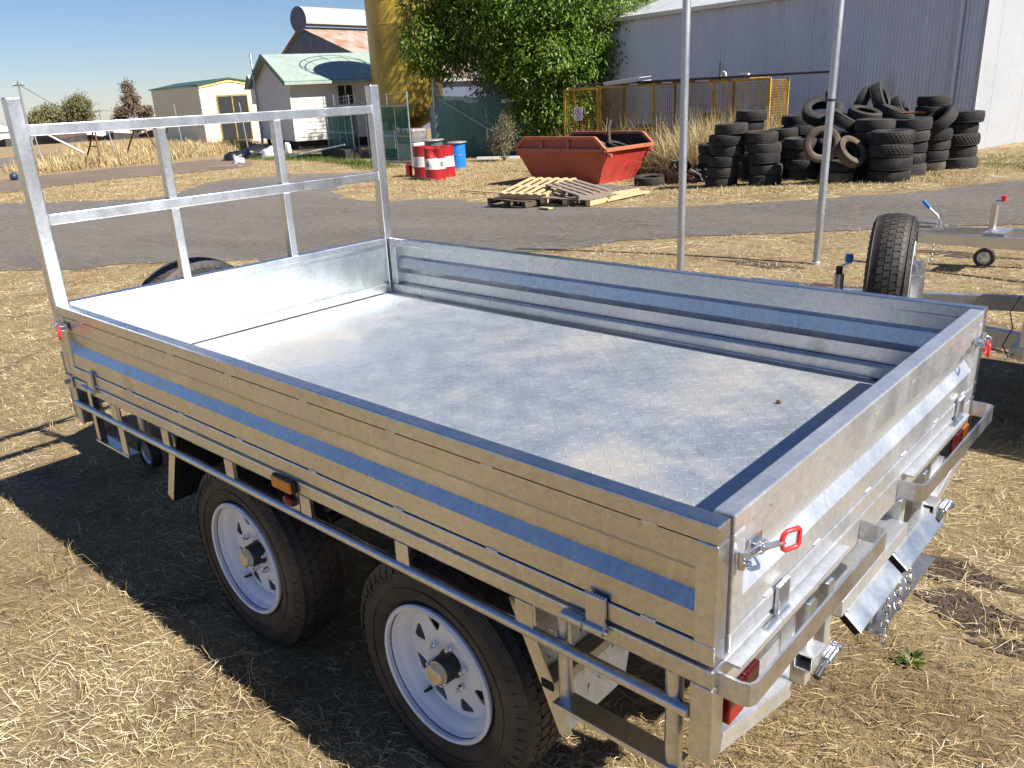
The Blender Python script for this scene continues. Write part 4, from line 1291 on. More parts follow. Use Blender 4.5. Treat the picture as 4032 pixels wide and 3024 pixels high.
drum_mat('drum_blue', ((0, (.015, .17, .55)), (.5, (.015, .17, .55))))
drum_mat('drum_green', ((0, (.05, .13, .13)), (.5, (.05, .13, .13))))
simple('drum_lid', (.45, .42, .38), .5, metal=.3, var=.25, scale=8, dirt=((.25, .13, .07), .35, 8))
simple('ink_black', (.02, .02, .025), .6)
def drum(label, x, y, mat, dent=None, lid=None, plain=False, tilt=(0, 0), r=.292, h=.88, logo=()):
    t = thing('oil_drum' if not plain else 'plastic_drum', label, 'drum', (x, y, tz(x, y) - .01), rot=(tilt[0], tilt[1], 0))
    prof = [(0, 0), (r - .02, 0), (r, .01), (r, .012)]
    hoops = (.30, .59) if not plain else (.42,)
    for i in range(1, 30):
        z = .012 + (h - .03) * i / 30
        rr = r
        for hz in hoops:
            rr += .011 * math.exp(-((z - hz) / .010) ** 2)
        if plain: rr *= 1 - .05 * abs(z / h - .5) ** 2 * 4
        prof.append((rr, z))
    prof += [(r + .006, h - .012), (r + .006, h), (r - .008, h), (r - .010, h - .014), (0, h - .016)]
    mb_ = MB(); mb_.lathe(prof, 40)
    mb_.v = [(x_, z_, y_) for x_, y_, z_ in mb_.v]
    if dent:
        out = []
        for (px_, py2, pz) in mb_.v:
            ang, hz, depth = dent
            a = math.atan2(py2, px_)
            da = math.atan2(math.sin(a - ang), math.cos(a - ang))
            k = depth * math.exp(-(da / .55) ** 2) * math.exp(-((pz - hz) / .22) ** 2)
            k2 = depth * .5 * math.exp(-((da - .5) / .3) ** 2) * math.exp(-((pz - hz + .25) / .2) ** 2)
            f = 1 - (k + k2) / r
            out.append((px_ * f, py2 * f, pz - .35 * k))
        mb_.v = out
    mb_.obj('shell', mat, t, smooth=40)
    for i, (bx, by, br) in enumerate(((.16, .05, .03), (-.17, -.04, .018))):
        if plain: break
        MB().lathe([(0, -.008), (br, -.007), (br, .004)], 10, Matrix.Translation((bx, by, h - .016)) @ Matrix.Rotation(-math.pi / 2, 4, 'X')).obj('bung', 'drum_lid', t, smooth=40)
    if lid:
        MB().lathe([(0, .03), (r * 1.12, .02), (r * 1.14, .0), (r * 1.1, -.012)], 32, Matrix.Translation((.02, 0, h + .004)) @ Matrix.Rotation(math.pi / 2 + .03, 4, 'X')).obj('lid', lid, t, smooth=30)
    for ang in logo:
        # round printed emblem: ring with a dark figure inside, curved on the drum wall
        lg = MB()
        def on(u, v): aa = ang + u / (r + .0035); return ((r + .0035) * math.cos(aa), (r + .0035) * math.sin(aa), .445 + v)
        n = 22
        for i in range(n):
            a0, a1 = 2 * math.pi * i / n, 2 * math.pi * (i + 1) / n
            lg.add([on(.066 * math.cos(a0), .066 * math.sin(a0)), on(.066 * math.cos(a1), .066 * math.sin(a1)), on(.054 * math.cos(a1), .054 * math.sin(a1)), on(.054 * math.cos(a0), .054 * math.sin(a0))], [(0, 1, 2, 3)])
        for (u0, u1, v0, v1) in ((-.030, -.018, -.02, .030), (-.018, .0, .018, .030), (-.006, .006, -.03, .018), (.012, .024, -.02, .030), (.024, .036, -.02, -.008), (-.03, .03, -.042, -.034)):
            lg.add([on(u0, v0), on(u1, v0), on(u1, v1), on(u0, v1)], [(0, 1, 2, 3)])
        lg.obj('emblem', 'ink_black', t)
    return t
drum('dented red and white steel drum standing in front of the other drums', -13.8, 15.0, 'drum_red_white', dent=(-.9, .80, .13), logo=(-1.55, -.05))
drum('red and white steel drum with a clean round top behind the dented one', -14.79, 15.47, 'drum_red_white', logo=(-.35,))
drum('red and white drum squeezed between the dented drum and the blue one', -14.10, 15.66, 'drum_red_white', dent=(.3, .85, .06))
drum('dull green drum with a rusty lid behind the red drums', -16.6, 17.6, 'drum_green', lid='drum_lid')
drum('bright blue plastic drum with a wide dusty lid', -15.75, 17.8, 'drum_blue', plain=True, lid='drum_lid', r=.272, h=.80)
mb = MB().tube([(-15.1, 15.22, -.02), (-15.16, 15.2, .02), (-15.2, 15.2, -.02)], .02, 10)
mb.box(-15.22, -15.08, 15.14, 15.26, -.38, -.04)
mb.obj('fuel_can', 'red_plastic', smooth=40, label='small red fuel can tucked behind the red drum', category='can')
# ================================================================== YELLOW MESH CAGE
simple('cage_yellow', (.60, .35, .018), .5, var=.18, scale=6, dirt=((.20, .10, .03), .3, 5))
simple('mesh_rusty', (.40, .26, .045), .65, var=.35, scale=4, dirt=((.16, .09, .03), .25, 3))
simple('white_paint', (.78, .78, .77), .5, var=.05)
simple('sheet_white', (.66, .68, .68), .45, var=.1)
ca = Vector((-11.25, 17.74, 0)); cdir = Vector((.995, .095, 0)); cnrm = Vector((.095, -.995, 0))
gzc = -.33
CG = thing('mesh_cage', 'rusty yellow wire mesh cage with a gate, standing before the grey shed wall', 'cage', (ca.x, ca.y, gzc), rotz=math.atan2(cdir.y, cdir.x))
def mesh_panel(parent, a, b, z0, z1, y, name='mesh_panel', pitch=.06, mat='mesh_rusty', along='x', x=0):
    mb_ = MB()
    n = int((b - a) / pitch)
    for i in range(n + 1):
        u = a + (b - a) * i / n
        if along == 'x': mb_.box(u - .004, u + .004, y - .004, y + .004, z0, z1)
        else: mb_.box(x - .004, x + .004, u - .004, u + .004, z0, z1)
    n = int((z1 - z0) / pitch)
    for i in range(n + 1):
        z = z0 + (z1 - z0) * i / n
        if along == 'x': mb_.box(a, b, y - .0085, y - .0045, z - .004, z + .004)
        else: mb_.box(x - .0085, x - .0045, a, b, z - .004, z + .004)
    mb_.obj(name, mat, parent, kind='stuff')
ZC = 2.20
for x in (1.10, 2.67, 4.32, 5.72):
    MB().box(x - .03, x + .03, -.03, .03, 0, ZC - .0).obj('cage_post', 'cage_yellow', CG, bevel=.004)
    MB().box(x - .03, x + .03, 1.25, 1.31, 0, ZC - .02).obj('cage_post', 'mesh_rusty', CG)
for x0, x1 in ((.1, 1.07), (1.13, 2.64), (2.70, 4.29)):
    MB().box(x0, x1, -.025, .025, ZC - .07, ZC - .02).obj('cage_rail', 'mesh_rusty', CG)
    MB().box(x0, x1, -.025, .025, 1.07, 1.11).obj('cage_rail', 'cage_yellow', CG) if x0 > 1 else None
MB().box(4.35, 5.69, -.025, .025, ZC - .06, ZC).obj('cage_rail', 'cage_yellow', CG, bevel=.003)
MB().box(4.35, 5.69, -.025, .025, .85, .90).obj('cage_rail', 'cage_yellow', CG, bevel=.003)
for x0, x1 in ((1.13, 2.64), (2.70, 4.29), (4.35, 5.69)):
    mesh_panel(CG, x0, x1, .12, ZC - .06, .0, mat='mesh_rusty' if x0 < 4 else 'cage_yellow')
    mesh_panel(CG, x0, x1, .12, ZC - .06, 1.28)
mesh_panel(CG, 0.03, 1.25, .12, ZC - .06, 0, along='y', x=5.72)
mesh_panel(CG, 0.03, 1.25, .12, ZC - .06, 0, along='y', x=1.10)
for i, x in enumerate((1.2, 2.2, 3.2, 4.2, 5.2)):
    MB().box(x, x + .04, -.02, 1.30, ZC - .02, ZC + .015).obj('roof_bar', 'mesh_rusty', CG)
for k in range(5):
    MB().box(1.08 + k * .83, 1.08 + k * .83 + .82, -.05, 1.34, ZC + .0155, ZC + .0195).obj('roof_sheet', 'roof_rust' if 'roof_rust' in M else 'rust', CG)
gt = sub('gate', CG, (1.05, -.04, 0), R(-3))
for a, b in (((-1.12, 0, .92), (-1.12, 0, 2.10)), ((-.02, 0, .92), (-.02, 0, 2.10)), ((-.78, 0, .92), (-.78, 0, 2.10))):
    MB().bar(a, b, .035, .045).obj('gate_stile', 'cage_yellow', gt, bevel=.003)
for z in (.94, 2.12):
    MB().bar((-1.14, 0, z), (0, 0, z), .04, .045).obj('gate_rail', 'cage_yellow', gt, bevel=.003)
MB().bar((-1.12, 0, 0), (-1.12, 0, .92), .035, .045).obj('gate_leg', 'cage_yellow', gt)
mesh_panel(gt, -1.10, -.03, .96, 2.10, .002, mat='cage_yellow')
# no entry sign on the gate
sg = thing('warning_sign', 'white no entry sign with a crossed out walker, hung on the yellow gate', 'sign')
sg.matrix_world = CG.matrix_basis @ Matrix.Translation((.43, -.075, 1.50)) @ Matrix.Rotation(R(-3), 4, 'Z')
MB().box(-.145, .145, -.003, .003, -.17, .17).obj('board', 'white_paint', sg, bevel=.002)
rg = MB(); n = 32
for i in range(n):
    a0, a1 = 2 * math.pi * i / n, 2 * math.pi * (i + 1) / n
    rg.add([(r_ * math.cos(a), -.0045, .045 + r_ * math.sin(a)) for r_, a in ((.105, a0), (.105, a1), (.088, a1), (.088, a0))], [(0, 1, 2, 3)])
rg.obj('ring', 'pin_red', sg)
MB().box(-.095, .095, -.0052, -.0042, .039, .051, Matrix.Translation((0, 0, .045)) @ Matrix.Rotation(R(45), 4, 'Y') @ Matrix.Translation((0, 0, -.045))).obj('slash', 'pin_red', sg)
fg = MB()
fg.lathe([(0, -.001), (.014, 0), (.014, .0005)], 12, Matrix.Translation((.004, -.0048, .108)))
for a, b, w in (((.0, .09), (-.004, .04), .026), ((-.004, .04), (-.03, -.015), .013), ((-.004, .04), (.026, -.015), .013), ((.0, .085), (-.032, .05), .010), ((.0, .085), (.034, .062), .010)):
    fg.bar((a[0], -.0046, a[1]), (b[0], -.0046, b[1]), .001, w)
fg.obj('walker', 'ink_black', sg)
tx = MB()
for k, (z, wds) in enumerate(((-.085, (.05, .06, .07)), (-.110, (.07, .05)), (-.135, (.04, .06, .04)))):
    x = -sum(wds) / 2 - .008 * (len(wds) - 1) / 2
    for w_ in wds:
        tx.box(x, x + w_, -.0047, -.0042, z - .006, z + .006); x += w_ + .008
tx.obj('print', 'ink_black', sg)
MB().tube([(0, 0, 0), (.09, -.01, .01)], .012, 8).obj('gate_chain', 'zinc', gt).location = (-.86, -.03, 1.18)
# things lying on the cage roof
def onc(x, y, z): return CG.matrix_basis @ Vector((x, y, z))
bx = thing('metal_cover', 'flat grey metal box lid lying on top of the yellow cage', 'cover', onc(1.75, .30, ZC + .03), rot=(R(2), R(-4), R(4)))
MB().box(-.55, .55, -.32, .32, .0, .012).obj('base', 'sheet_white', bx)
MB().box(-.55, .55, -.32, -.31, .012, .09).obj('side', 'galv_dull', bx); MB().box(-.55, -.54, -.31, .31, .012, .09).obj('side', 'sheet_white', bx)
MB().box(-.55, .55, -.32, .32, .0902, .102).obj('top', 'sheet_white', bx, bevel=.004)
def long_pipe(label, a, b, r_, mat):
    MB().tube([onc(*a), onc(*b)], r_, 10).obj('long_pipe', mat, smooth=40, label=label, category='pipe')
long_pipe('long dark steel pipe along the front of the cage roof, overhanging towards the tyres', (2.2, -.02, ZC + .045), (7.2, -.32, ZC + .055), .028, 'scrap_black')
long_pipe('second dark pipe lying behind on the cage roof', (.2, .18, ZC + .04), (4.2, .12, ZC + .05), .026, 'scrap_black')
long_pipe('thin brown rail lying across the cage roof', (1.9, .05, ZC + .05), (5.0, .25, ZC + .04), .018, 'rust')
bx2 = MB().box(-.11, .11, -.05, .05, 0, .06, Matrix.Translation(onc(5.05, .1, ZC + .06)))
bx2.obj('white_box', 'sheet_white', bevel=.004, label='small white box sitting on the pipes of the cage roof', category='box')
MB().lathe([(.055, -.03), (.10, -.03), (.10, .03), (.055, .03)], 20, Matrix.Translation(onc(4.45, .2, ZC + .10)), closed=True).obj('cable_roll', 'sheet_white', smooth=40, label='round pale cable roll standing on the cage roof', category='roll')
long_pipe('short rusty stake standing at the cage roof edge', (4.40, .15, ZC + .0), (4.40, .15, ZC + .42), .016, 'scrap_black')
plank('reddish plank leaning inside the yellow cage', onc(1.35, .25, .9), onc(1.15, .15, 1.95), .09, .025, 'rust')
# boards and junk stored inside the cage
for i, (x, z, w_, h_) in enumerate(((1.9, .7, .5, .9), (3.2, .55, .9, .7), (3.9, .8, .5, 1.2), (4.9, .7, .6, 1.0))):
    MB().box(-w_ / 2, w_ / 2, -.02, .02, -h_ / 2, h_ / 2, CG.matrix_basis @ Matrix.Translation((x, .9, z)) @ Matrix.Rotation(R(-10), 4, 'X')).obj(
        'stored_panel', ('old_board', 'rust', 'scrap_black', 'old_board')[i], label=('brown board leaning inside the cage near its gate', 'rusty low sheet inside the cage middle', 'black tall panel inside the cage', 'brown panel inside the cage beside the tyres')[i], category='panel')

# ================================================================== BIG CORRUGATED SHED
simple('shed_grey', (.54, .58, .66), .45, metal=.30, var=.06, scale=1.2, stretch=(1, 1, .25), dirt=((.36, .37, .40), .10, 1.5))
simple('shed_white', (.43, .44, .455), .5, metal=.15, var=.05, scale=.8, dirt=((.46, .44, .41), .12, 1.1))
simple('shed_roof', (.55, .56, .57), .42, metal=.3, var=.06, scale=1)
SO = Vector((-1.85, 21.39, 0)); 
SH = thing('corrugated_shed', 'large corrugated iron shed, shaded blue grey long wall and sunlit white end wall', 'shed', (SO.x, SO.y, -.10), rotz=math.atan2(.2164, -.9763))
# local +x runs along the shaded wall (to the west), local +y points ... towards the camera side is -y*? computed below
def corr_sheet(parent, a, b, z0, z1, axis, off, sgn, mat, pitch=.0952, amp=.018, name='wall_sheet'):
    n = int(round((b - a) / pitch)) * 6
    mb_ = MB()
    for i in range(n + 1):
        u = a + (b - a) * i / n
        d = off + sgn * amp * math.cos(2 * math.pi * (u - a) / pitch)
        p = (u, d) if axis == 'x' else (d, u)
        mb_.v += [(p[0], p[1], z0), (p[0], p[1], z1)]
    mb_.f = [(2 * i, 2 * i + 2, 2 * i + 3, 2 * i + 1) for i in range(n)]
    return mb_.obj(name, mat, parent, smooth=60)
EV = 4.12
sw = .762
# which local y side faces the camera: local y = rotate(90) of local x
k = 0
LEN = 20.0
while k * sw < LEN:
    corr_sheet(SH, k * sw, (k + 1) * sw, 0, EV, 'x', (.0 if k % 2 else .0025), 1, 'shed_grey'); k += 1
NW = k * sw
k = 0
while k * sw < 7.5:
    corr_sheet(SH, -(k + 1) * sw, -k * sw, 0, 5.4 if False else EV + .0, 'y', (.0 if k % 2 else .0025), 1, 'shed_white', amp=.010); k += 1
DP = k * sw
ridge = EV + 1.1
gb = MB().add([(0.0, 0, EV), (0, -DP, EV), (0, -DP / 2, ridge)], [(0, 1, 2)]); gb.obj('gable', 'shed_white', SH)
gb = MB().add([(NW, 0, EV), (NW, -DP, EV), (NW, -DP / 2, ridge), (NW, 0, 0), (NW, -DP, 0)], [(0, 1, 2), (0, 1, 4, 3)]); gb.obj('end_wall', 'shed_grey', SH)
gb = MB().add([(0, -DP, 0), (NW, -DP, 0), (NW, -DP, EV), (0, -DP, EV)], [(0, 1, 2, 3)]); gb.obj('back_wall', 'shed_grey', SH)
for s in (0, 1):
    y0, y1 = (.22, -DP / 2) if s == 0 else (-DP - .22, -DP / 2)
    ze = EV - .05
    k = 0
    while k * sw < NW:
        x0, x1 = -.15 + k * sw, min(NW + .15, -.15 + (k + 1) * sw)
        rb_ = MB(); n = 30
        for i in range(n + 1):
            u = x0 + (x1 - x0) * i / n; d = .008 * math.cos(2 * math.pi * i / 3)
            rb_.v += [(u, y0, ze + .03 + d), (u, y1, ridge + .05 + d)]
        rb_.f = [(2 * i, 2 * i + 2, 2 * i + 3, 2 * i + 1) for i in range(n)]
        rb_.obj('roof_sheet', 'shed_roof', SH, smooth=60); k += 1
gp = [(.10, EV - .13), (.24, EV - .13), (.25, EV - .01), (.235, EV - .01), (.225, EV - .115), (.115, EV - .115), (.115, EV - .02), (.10, EV - .02)]
MB().prism(gp, -.2, NW + .15).obj('gutter', 'shed_roof', SH)
MB().tube([(.56, .16, EV - .1), (.56, .08, EV - .32), (.56, .075, .35), (.56, .12, .15)], .05, 14).obj('downpipe', 'shed_grey', SH, smooth=40)
for z in (.9, 1.9, 3.0):
    MB().box(.49, .63, .01, .14, z - .015, z + .015).obj('pipe_strap', 'shed_grey', SH)
sc_ = MB()
for z in (.55, 1.28, 2.0, 2.72, 3.45):
    for i in range(int(NW / .152)):
        sc_.lathe([(0, .006), (.009, .003), (.010, 0)], 5, Matrix.Translation((i * .152 + .01, .0105, z)))
    for i in range(int(DP / .152)):
        sc_.lathe([(0, .006), (.009, .003), (.010, 0)], 5, Matrix.Translation((-.0, -i * .152 - .01, z)) @ Matrix.Rotation(math.pi / 2, 4, 'Z'))
sc_.obj('screws', 'galv_dull', SH, kind='stuff')
MB().box(-.02, DP * 0 + .05, -.05, .022, 0, EV).obj('corner_flashing', 'shed_white', SH)

# ================================================================== WEATHERBOARD HOUSE
simple('board_white', (.72, .69, .62), .6, var=.05, scale=3)
simple('board_grey_and_shaded', (.58, .57, .55), .6, var=.06, scale=3)  # darker white for the house's shaded gable, plain grey elsewhere
simple('board_cream', (.78, .70, .50), .6, var=.05, scale=3)
simple('roof_green', (.35, .43, .37), .45, metal=.1, var=.10, scale=1.2, dirt=((.22, .32, .28), .2, 2))
simple('trim_green', (.035, .085, .065), .5, var=.1)
simple('roof_rust', (.42, .36, .31), .6, metal=.2, var=.12, scale=1.3, dirt=((.34, .14, .06), .45, .9))
simple('dark_glass', (.02, .022, .025), .15, var=.2)
simple('barn_wall', (.10, .115, .17), .6, var=.2, scale=2, stretch=(1, 1, .2))
simple('shadow_gap', (.03, .028, .026), .9)  # near-black for underfloor shade, also on stumps and plinth
def board(parent, a, b, z, h, nrm, mat, lap=.034):
    """one lapped weatherboard from a to b (2-D), its face leaning out at the bottom"""
    a, b, nrm = Vector((*a, 0)), Vector((*b, 0)), Vector((*nrm, 0))
    f = lambda p, o, zz: tuple(p + nrm * o + Vector((0, 0, zz)))
    vs = [f(a, 0, z), f(b, 0, z), f(b, lap, z), f(a, lap, z), f(a, 0, z + h), f(b, 0, z + h), f(b, .004, z + h), f(a, .004, z + h)]
    return MB().add(vs, [(0, 1, 2, 3), (4, 7, 6, 5), (3, 2, 6, 7), (0, 4, 5, 1), (0, 3, 7, 4), (1, 5, 6, 2)]).obj('weatherboard', mat, parent)
ux, uy = Vector((-.953, .304)), Vector((.304, .953))
HO = thing('weatherboard_house', 'white weatherboard house on stumps with a pale green iron roof', 'house', (-32.03, 22.85, -.4), rotz=math.atan2(.304, -.953))
# local: +x along the gable wall (width), y: long side runs to local -y (rotated), so v = -y
HW, HL, FZ, EZ, RZ = 6.1, 6.6, .42, 3.28, 4.48
bh = .17
z = FZ
while z < RZ - .1:
    # gable end, front (normal +y local = towards the viewer)
    if z + bh <= EZ: x0, x1 = 0, HW
    else:
        t = (z + bh * .4 - EZ) / (RZ - EZ); x0, x1 = HW / 2 * t, HW - HW / 2 * t
    if x1 - x0 > .15:
        board(HO, (x0, 0), (x1, 0), z, bh, (0, 1), 'board_grey_and_shaded')  # the gable's shade is put into the board colour
    if z + bh <= EZ:
        board(HO, (0, -HL), (0, 0), z, bh, (-1, 0), 'board_white')
    z += bh
MB().box(-.03, .06, -.06, .035, FZ, EZ).obj('corner_board', 'board_white', HO)
MB().box(.02, HW, -HL, -.02, FZ, EZ).obj('core_wall', 'board_grey_and_shaded', HO)
MB().add([(0, -.02, EZ), (HW, -.02, EZ), (HW / 2, -.02, RZ)], [(0, 1, 2)]).obj('gable_back', 'board_grey_and_shaded', HO)
for i in range(5):
    for j in range(3):
        MB().box(.2 + j * 2.8 - .0, .35 + j * 2.8, -.3 - i * 2.2, -.15 - i * 2.2, -.05, FZ).obj('stump', 'shadow_gap', HO)
MB().box(.25, HW - .25, -HL + .3, -.35, .0, FZ).obj('underfloor', 'shadow_gap', HO)  # solid dark block stands in for shade below the floor
sl = (RZ - EZ) / (HW / 2)
for s in (0, 1):
    k = 0
    while k * .76 < HL + .7:
        y0 = .35 - k * .76; y1 = y0 - .76
        rb_ = MB(); n = 30
        for i in range(n + 1):
            y = y0 + (y1 - y0) * i / n; d = .010 * math.cos(2 * math.pi * i / 3)
            xe = -.45 if s == 0 else HW + .45
            rb_.v += [(xe, y, EZ - sl * .45 + .06 + d), (HW / 2, y, RZ + .06 + d)]
        rb_.f = [(2 * i, 2 * i + 2, 2 * i + 3, 2 * i + 1) for i in range(n)]
        rb_.obj('roof_sheet', 'roof_green', HO, smooth=60); k += 1
MB().prism([(.36, .0), (.42, .0), (.42, .16), (.36, .16)], 0, 1, Matrix.Translation((0, 0, 0)) @ Matrix.Scale(0, 4)) if False else None
for s in (0, 1):
    a = Vector((-.47 if s == 0 else HW + .47, .36, EZ - sl * .45 - .03)); b = Vector((HW / 2, .36, RZ))
    MB().bar(a, b, .04, .20).obj('barge_board', 'trim_green', HO)
MB().box(-.56, -.44, -HL - .3, .36, EZ - sl * .45 - .10, EZ - sl * .45 + .04).obj('gutter', 'roof_green', HO)
MB().box(HW + .44, HW + .56, -HL - .3, .36, EZ - sl * .45 - .10, EZ - sl * .45 + .04).obj('gutter', 'roof_green', HO)
MB().box(-.43, -.0, -HL, .30, EZ - sl * .45 - .09, EZ - sl * .45 - .07).obj('soffit', 'board_white', HO)
MB().tube([(HW - .12, .09, EZ - .35), (HW - .12, .08, .3), (HW - .12, .2, .1)], .045, 10).obj('downpipe', 'board_grey_and_shaded', HO, smooth=40)
wn_ = sub('window', HO, (-.04, -2.75, 2.45))
MB().box(-.02, .0, -.42, .42, -.5, .5).obj('frame', 'board_white', wn_)
for y in (-.2, .2):
    MB().box(-.026, -.0205, y - .17, y + .17, -.44, .44).obj('pane', 'dark_glass', wn_)
# small lean-to on the other side
MB().box(HW + .5, HW + 2.2, -1.2, -.2, 2.2, 3.05).obj('lean_to', 'board_grey_and_shaded', HO)
MB().add([(HW + .3, .1, 3.2), (HW + 1.3, .1, 3.75), (HW + 2.4, .1, 3.0), (HW + .3, -2, 3.2), (HW + 1.3, -2, 3.75), (HW + 2.4, -2, 3.0)], [(0, 1, 4, 3), (1, 2, 5, 4)]).obj('lean_to_roof', 'roof_green', HO)
# bent pole by the house
MB().tube([(-35.3, 23.0, -.4), (-36.2, 23.6, 4.25)], .05, 10).obj('vent_pole', 'galv_dull', smooth=40, label='leaning pale steel mast in front of the house gable', category='pole')

# ---- cream shed
CS = thing('cream_shed', 'cream weatherboard shed with a green roof edge and dark sliding window', 'shed', (-43.84, 24.63, -.42), rotz=math.atan2(.174, -.985))
SW_, SL_ = 3.62, 9.5
ze = 3.40
z = .1
while z < ze:
    board(CS, (0, -SW_), (0, 0), z, min(.25, ze - z), (-1, 0), 'board_cream')
    board(CS, (0, 0), (SL_, 0), z, min(.25, ze - z), (0, 1), 'board_cream')
    z += .25
MB().box(.02, SL_, -SW_, -.02, 0, ze).obj('core_wall', 'board_cream', CS)
MB().add([(-.02, 0, ze), (-.02, -SW_, ze), (-.02, -SW_ / 2, ze + .30)], [(0, 1, 2)]).obj('gable', 'board_cream', CS)
for s in (0, 1):
    y0 = .12 if s == 0 else -SW_ - .12
    MB().add([(-.15, y0, ze - .0), (SL_ + .15, y0, ze - .0), (SL_ + .15, -SW_ / 2, ze + .34), (-.15, -SW_ / 2, ze + .34), (-.15, y0, ze + .07), (SL_ + .15, y0, ze + .07), (SL_ + .15, -SW_ / 2, ze + .41), (-.15, -SW_ / 2, ze + .41)],
             [(0, 1, 2, 3), (7, 6, 5, 4), (0, 4, 5, 1), (1, 5, 6, 2), (3, 2, 6, 7), (0, 3, 7, 4)]).obj('roof_slope', 'trim_green', CS)
simple('fascia_yellow', (.75, .55, .22), .6)
for s in (0, 1):
    a = Vector((-.06, .02 if s == 0 else -SW_ - .02, ze - .06)); b = Vector((-.06, -SW_ / 2, ze + .25))
    MB().bar(a, b, .03, .14).obj('fascia', 'fascia_yellow', CS)
wn_ = sub('window', CS, (-.045, -SW_ / 2 - .02, 1.52))
MB().box(-.03, .0, -1.0, .92, -1.32, 1.30).obj('frame', 'mesh_rusty', wn_)
simple('fly_screen', (.014, .015, .016), .7, var=.3, scale=20)
for y0, y1 in ((-.94, -.06), (0.0, .86)):
    MB().box(-.036, -.031, y0, y1, -1.26, 1.24).obj('pane', 'fly_screen', wn_)

# ---- yellow silo
simple('silo_yellow', (.52, .36, .045), .45, var=.08, scale=1.2, stretch=(1, 1, .3), dirt=((.26, .17, .035), .28, 1.2))
SIx, SIy = -27.85, 26.65
SI = thing('yellow_silo', 'tall round mustard yellow silo standing between the house and the tree', 'silo', (SIx, SIy, -.4))
pr = [(0, .55), (.4, .75), (1.64, 1.32), (1.66, 1.36)]
for i in range(1, 7):
    zz = 1.36 + i * 1.0
    pr += [(1.66, zz - .012), (1.672, zz - .008), (1.672, zz + .008), (1.66, zz + .012)]
pr += [(1.66, 7.45), (1.2, 7.75), (.3, 7.95), (0, 7.95)]
mb = MB().lathe(pr, 64); mb.v = [(x, z_, y) for x, y, z_ in mb.v]; mb.obj('body', 'silo_yellow', SI, smooth=35)
for i in range(6):
    a = i * math.pi / 3
    MB().bar((1.55 * math.cos(a), 1.55 * math.sin(a), -.05), (1.55 * math.cos(a), 1.55 * math.sin(a), 1.5), .14, .14).obj('leg', 'scrap_black', SI)
for zz, rr in ((8.0, 1.75), (8.5, 1.75)):
    MB().tube([(rr * math.cos(2 * math.pi * i / 48), rr * math.sin(2 * math.pi * i / 48), zz) for i in range(48)], .03, 6, closed=True).obj('guard_rail', 'galv_dull', SI, smooth=60)
for i in range(10):
    a = 2 * math.pi * i / 10
    MB().tube([(1.62 * math.cos(a), 1.62 * math.sin(a), 7.4), (1.75 * math.cos(a), 1.75 * math.sin(a), 8.5)], .025, 6).obj('rail_post', 'galv_dull', SI)

# ---- barn with a rounded ridge vent
BA = thing('old_barn', 'dark gabled barn with a rusty iron roof and rounded ridge ventilator', 'barn', (-53.6, 39.2, -1.0), rotz=math.pi + R(4))
xr, xl, zr2, ze2 = 6.2, -11.5, 8.15, 3.8
MB().add([(xl, 0, 0), (xr, 0, 0), (xr, 0, ze2), (0, 0, zr2), (xl, 0, ze2), (xl, -18, 0), (xr, -18, 0), (xr, -18, ze2), (0, -18, zr2), (xl, -18, ze2)],
         [(0, 1, 2, 3, 4), (9, 8, 7, 6, 5), (0, 4, 9, 5), (1, 6, 7, 2)]).obj('wall', 'barn_wall', BA)
for s in (0, 1):
    xe, zee = (xl - .4, ze2 - .15) if s == 0 else (xr + .4, ze2 - .3)
    for k in range(20):
        y0 = .3 - k * .95; y1 = y0 - .94
        MB().add([(xe, y0, zee + .06), (xe, y1, zee + .06), (0, y1, zr2 + .06), (0, y0, zr2 + .06)], [(0, 1, 2, 3)]).obj('roof_sheet', 'roof_rust', BA)
vm = MB(); n = 16
for i in range(n + 1):
    a = -.35 + (math.pi + .7) * i / n
    vm.v += [(.95 * math.cos(a), .25, zr2 + .55 + .95 * math.sin(a)), (.95 * math.cos(a), -17, zr2 + .55 + .95 * math.sin(a))]
vm.f = [(2 * i, 2 * i + 2, 2 * i + 3, 2 * i + 1) for i in range(n)]
vm.obj('ridge_vent', 'shed_roof', BA, smooth=50)
MB().add([(.95 * math.cos(2 * math.pi * i / 24), .24, zr2 + .55 + .95 * math.sin(2 * math.pi * i / 24)) for i in range(24)], [tuple(range(24))]).obj('vent_end', 'barn_wall', BA)
